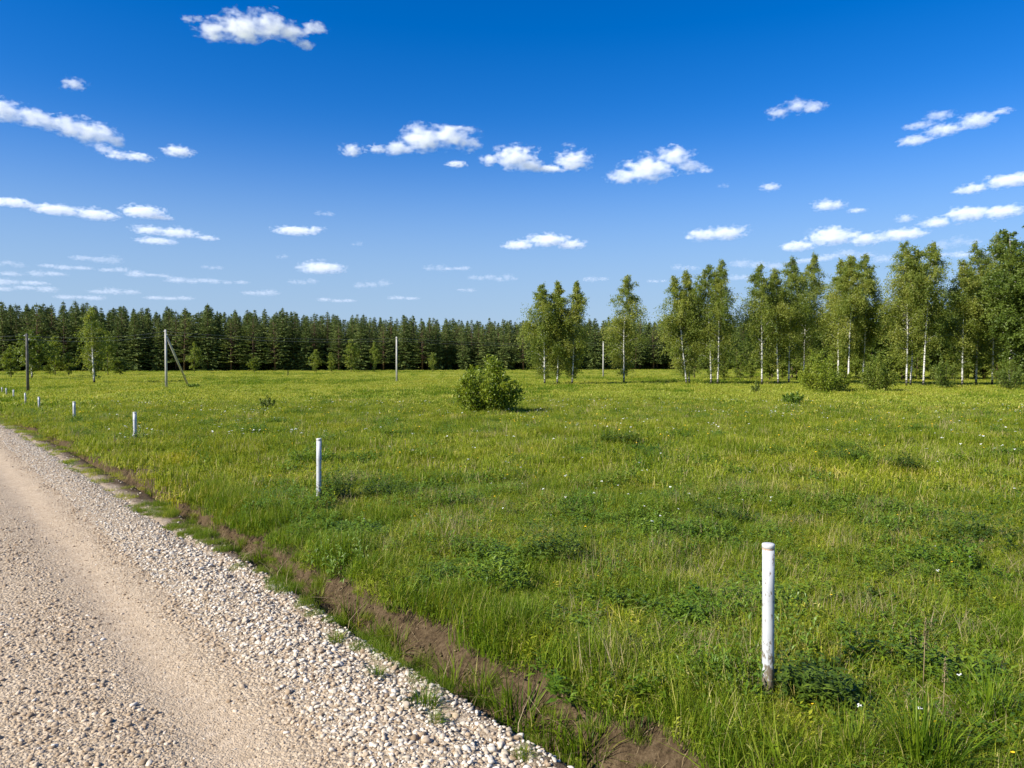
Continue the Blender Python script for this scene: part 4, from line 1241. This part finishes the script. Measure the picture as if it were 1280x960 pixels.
CL = [
 ([(272, 47, 22, 15), (305, 40, 34, 20), (338, 32, 30, 17), (362, 38, 22, 13), (390, 28, 18, 8), (378, 50, 14, 8)], 'large ragged white cloud highest in the sky at upper left', 5),
 ([(236, 25, 10, 5), (247, 22, 9, 4)], 'small wisp just left of the highest large cloud', 1.5),
 ([(92, 105, 16, 10)], 'small single puff above the long cloud at the left edge', 3.5),
 ([(10, 148, 34, 15), (48, 153, 30, 12), (84, 157, 28, 15), (110, 161, 30, 17), (134, 168, 16, 9)], 'long thick white cloud cut by the left edge', 6),
 ([(128, 186, 13, 8)], 'small scrap hanging below the right end of the long left cloud', 2.5),
 ([(148, 195, 16, 7), (172, 195, 18, 7)], 'flat white cloud below the long left cloud', 5),
 ([(222, 189, 22, 8)], 'small white cloud right of the flat one below the long left cloud', 5),
 ([(25, 258, 30, 6), (70, 262, 35, 7), (115, 264, 30, 8)], 'long thin white cloud low at the left edge', 5),
 ([(180, 266, 28, 9), (200, 271, 16, 4)], 'white cloud at the right end of the long thin left cloud', 5),
 ([(190, 290, 24, 6), (222, 291, 28, 7), (255, 295, 18, 4)], 'flat streaky cloud under the end of the long thin left cloud', 3),
 ([(195, 301, 30, 5)], 'faint lower layer under the flat streaky cloud at left', 2),
 ([(370, 289, 32, 6), (395, 286, 12, 5)], 'small flat cloud midway between left clouds and the centre ones', 3.5),
 ([(402, 335, 34, 9)], 'compact white cloud low above the forest left of centre', 4),
 ([(440, 188, 16, 9)], 'leftmost small puff of the centre cloud row', 5),
 ([(471, 186, 12, 7)], 'small puff touching the left of the big centre cloud', 4),
 ([(498, 188, 24, 9), (530, 174, 32, 18), (562, 168, 30, 16), (583, 178, 18, 12)], 'big domed white cloud in the centre of the sky', 6),
 ([(570, 205, 16, 5)], 'tiny flat cloud under the big domed centre cloud', 3.5),
 ([(612, 200, 14, 8), (642, 196, 30, 15), (662, 207, 24, 9)], 'white cloud just right of the big domed centre cloud', 6),
 ([(690, 211, 20, 6), (715, 202, 24, 13)], 'rounded cloud at the right end of the centre cloud row', 6),
 ([(780, 218, 22, 11), (812, 210, 34, 17), (842, 197, 24, 14), (862, 210, 18, 9)], 'big slanted white cloud right of centre', 6),
 ([(882, 213, 12, 4)], 'small wisp at the right tip of the big slanted cloud', 1.5),
 ([(963, 234, 15, 6)], 'small slanted cloud right of the big slanted one', 3),
 ([(648, 306, 24, 7), (685, 300, 30, 9), (714, 306, 22, 7)], 'wide flat cloud above the birch trio', 5),
 ([(880, 293, 26, 9), (908, 292, 28, 10)], 'flat bottomed cloud above the crossing birch pair', 5),
 ([(974, 138, 15, 9), (997, 132, 14, 10), (1014, 136, 18, 8)], 'ragged cloud high in the sky right of centre', 3.5),
 ([(1150, 168, 22, 8), (1182, 160, 24, 9), (1218, 154, 26, 10), (1244, 147, 14, 5)], 'long slanted cloud high in the sky at right', 3.5),
 ([(1150, 155, 24, 5), (1172, 146, 20, 7)], 'thin wisp just above the long slanted cloud at right', 1.5),
 ([(1220, 232, 22, 7), (1262, 226, 34, 9), (1290, 222, 20, 9)], 'white cloud cut by the right edge', 5),
 ([(1035, 257, 22, 8)], 'small white cloud above the birch grove, left of centre right', 4),
 ([(1071, 263, 13, 4)], 'tiny wisp right of the small white cloud above the grove', 2),
 ([(1132, 273, 12, 6)], 'tiny puff left of the wide cloud above the right grove', 3),
 ([(1175, 275, 22, 8), (1210, 267, 30, 11), (1245, 268, 28, 9)], 'wide white cloud above the right end of the grove', 5),
 ([(1000, 304, 26, 8), (1042, 294, 34, 13), (1080, 300, 26, 9), (1120, 297, 32, 8)], 'widest cloud resting just above the birch grove tops', 5),
]
low_ = [(120, 325, 32, 6), (240, 351, 34, 5), (185, 343, 28, 4), (145, 365, 34, 5), (325, 365, 26, 5), (30, 361, 34, 5), (40, 342, 36, 5), (265, 335, 13, 3), (352, 321, 8, 3), (405, 267, 13, 4), (447, 305, 8, 3), (466, 355, 24, 6),
        (548, 334, 18, 5), (572, 336, 20, 3), (602, 347, 20, 4), (632, 348, 18, 5), (745, 348, 20, 4), (855, 335, 18, 4), (950, 331, 34, 7), (1195, 303, 28, 7), (905, 233, 7, 4), (582, 362, 14, 3), (8, 330, 20, 5), (420, 375, 22, 3), (500, 372, 22, 3), (1060, 318, 40, 7), (710, 182, 9, 4), (820, 352, 14, 3)]
for i, (b, lab, dn) in enumerate(CL): cloud(b, lab, dn, seed=i)
low_ += [(20, 352, 40, 5), (80, 334, 28, 4), (150, 338, 26, 4), (215, 372, 30, 4), (100, 372, 34, 4), (285, 352, 24, 4), (1010, 326, 34, 5), (1130, 324, 36, 6), (1180, 318, 30, 5), (930, 348, 26, 5), (1225, 318, 28, 5), (380, 352, 20, 4)]
def split(b):
    r_ = random.Random(int(b[0] * 7 + b[1]))
    return [(b[0] + (q - 1) * b[2] * .55 + r_.uniform(-.15, .15) * b[2], b[1] + r_.uniform(-.35, .35) * b[3], b[2] * r_.uniform(.38, .6), b[3] * r_.uniform(.6, 1.15)) for q in range(3)]
for i, b in enumerate(low_): cloud(split(b), 'small faint flat cloud scrap among many in the lower sky', .8, 'small faint clouds low in the sky', seed=100 + i)
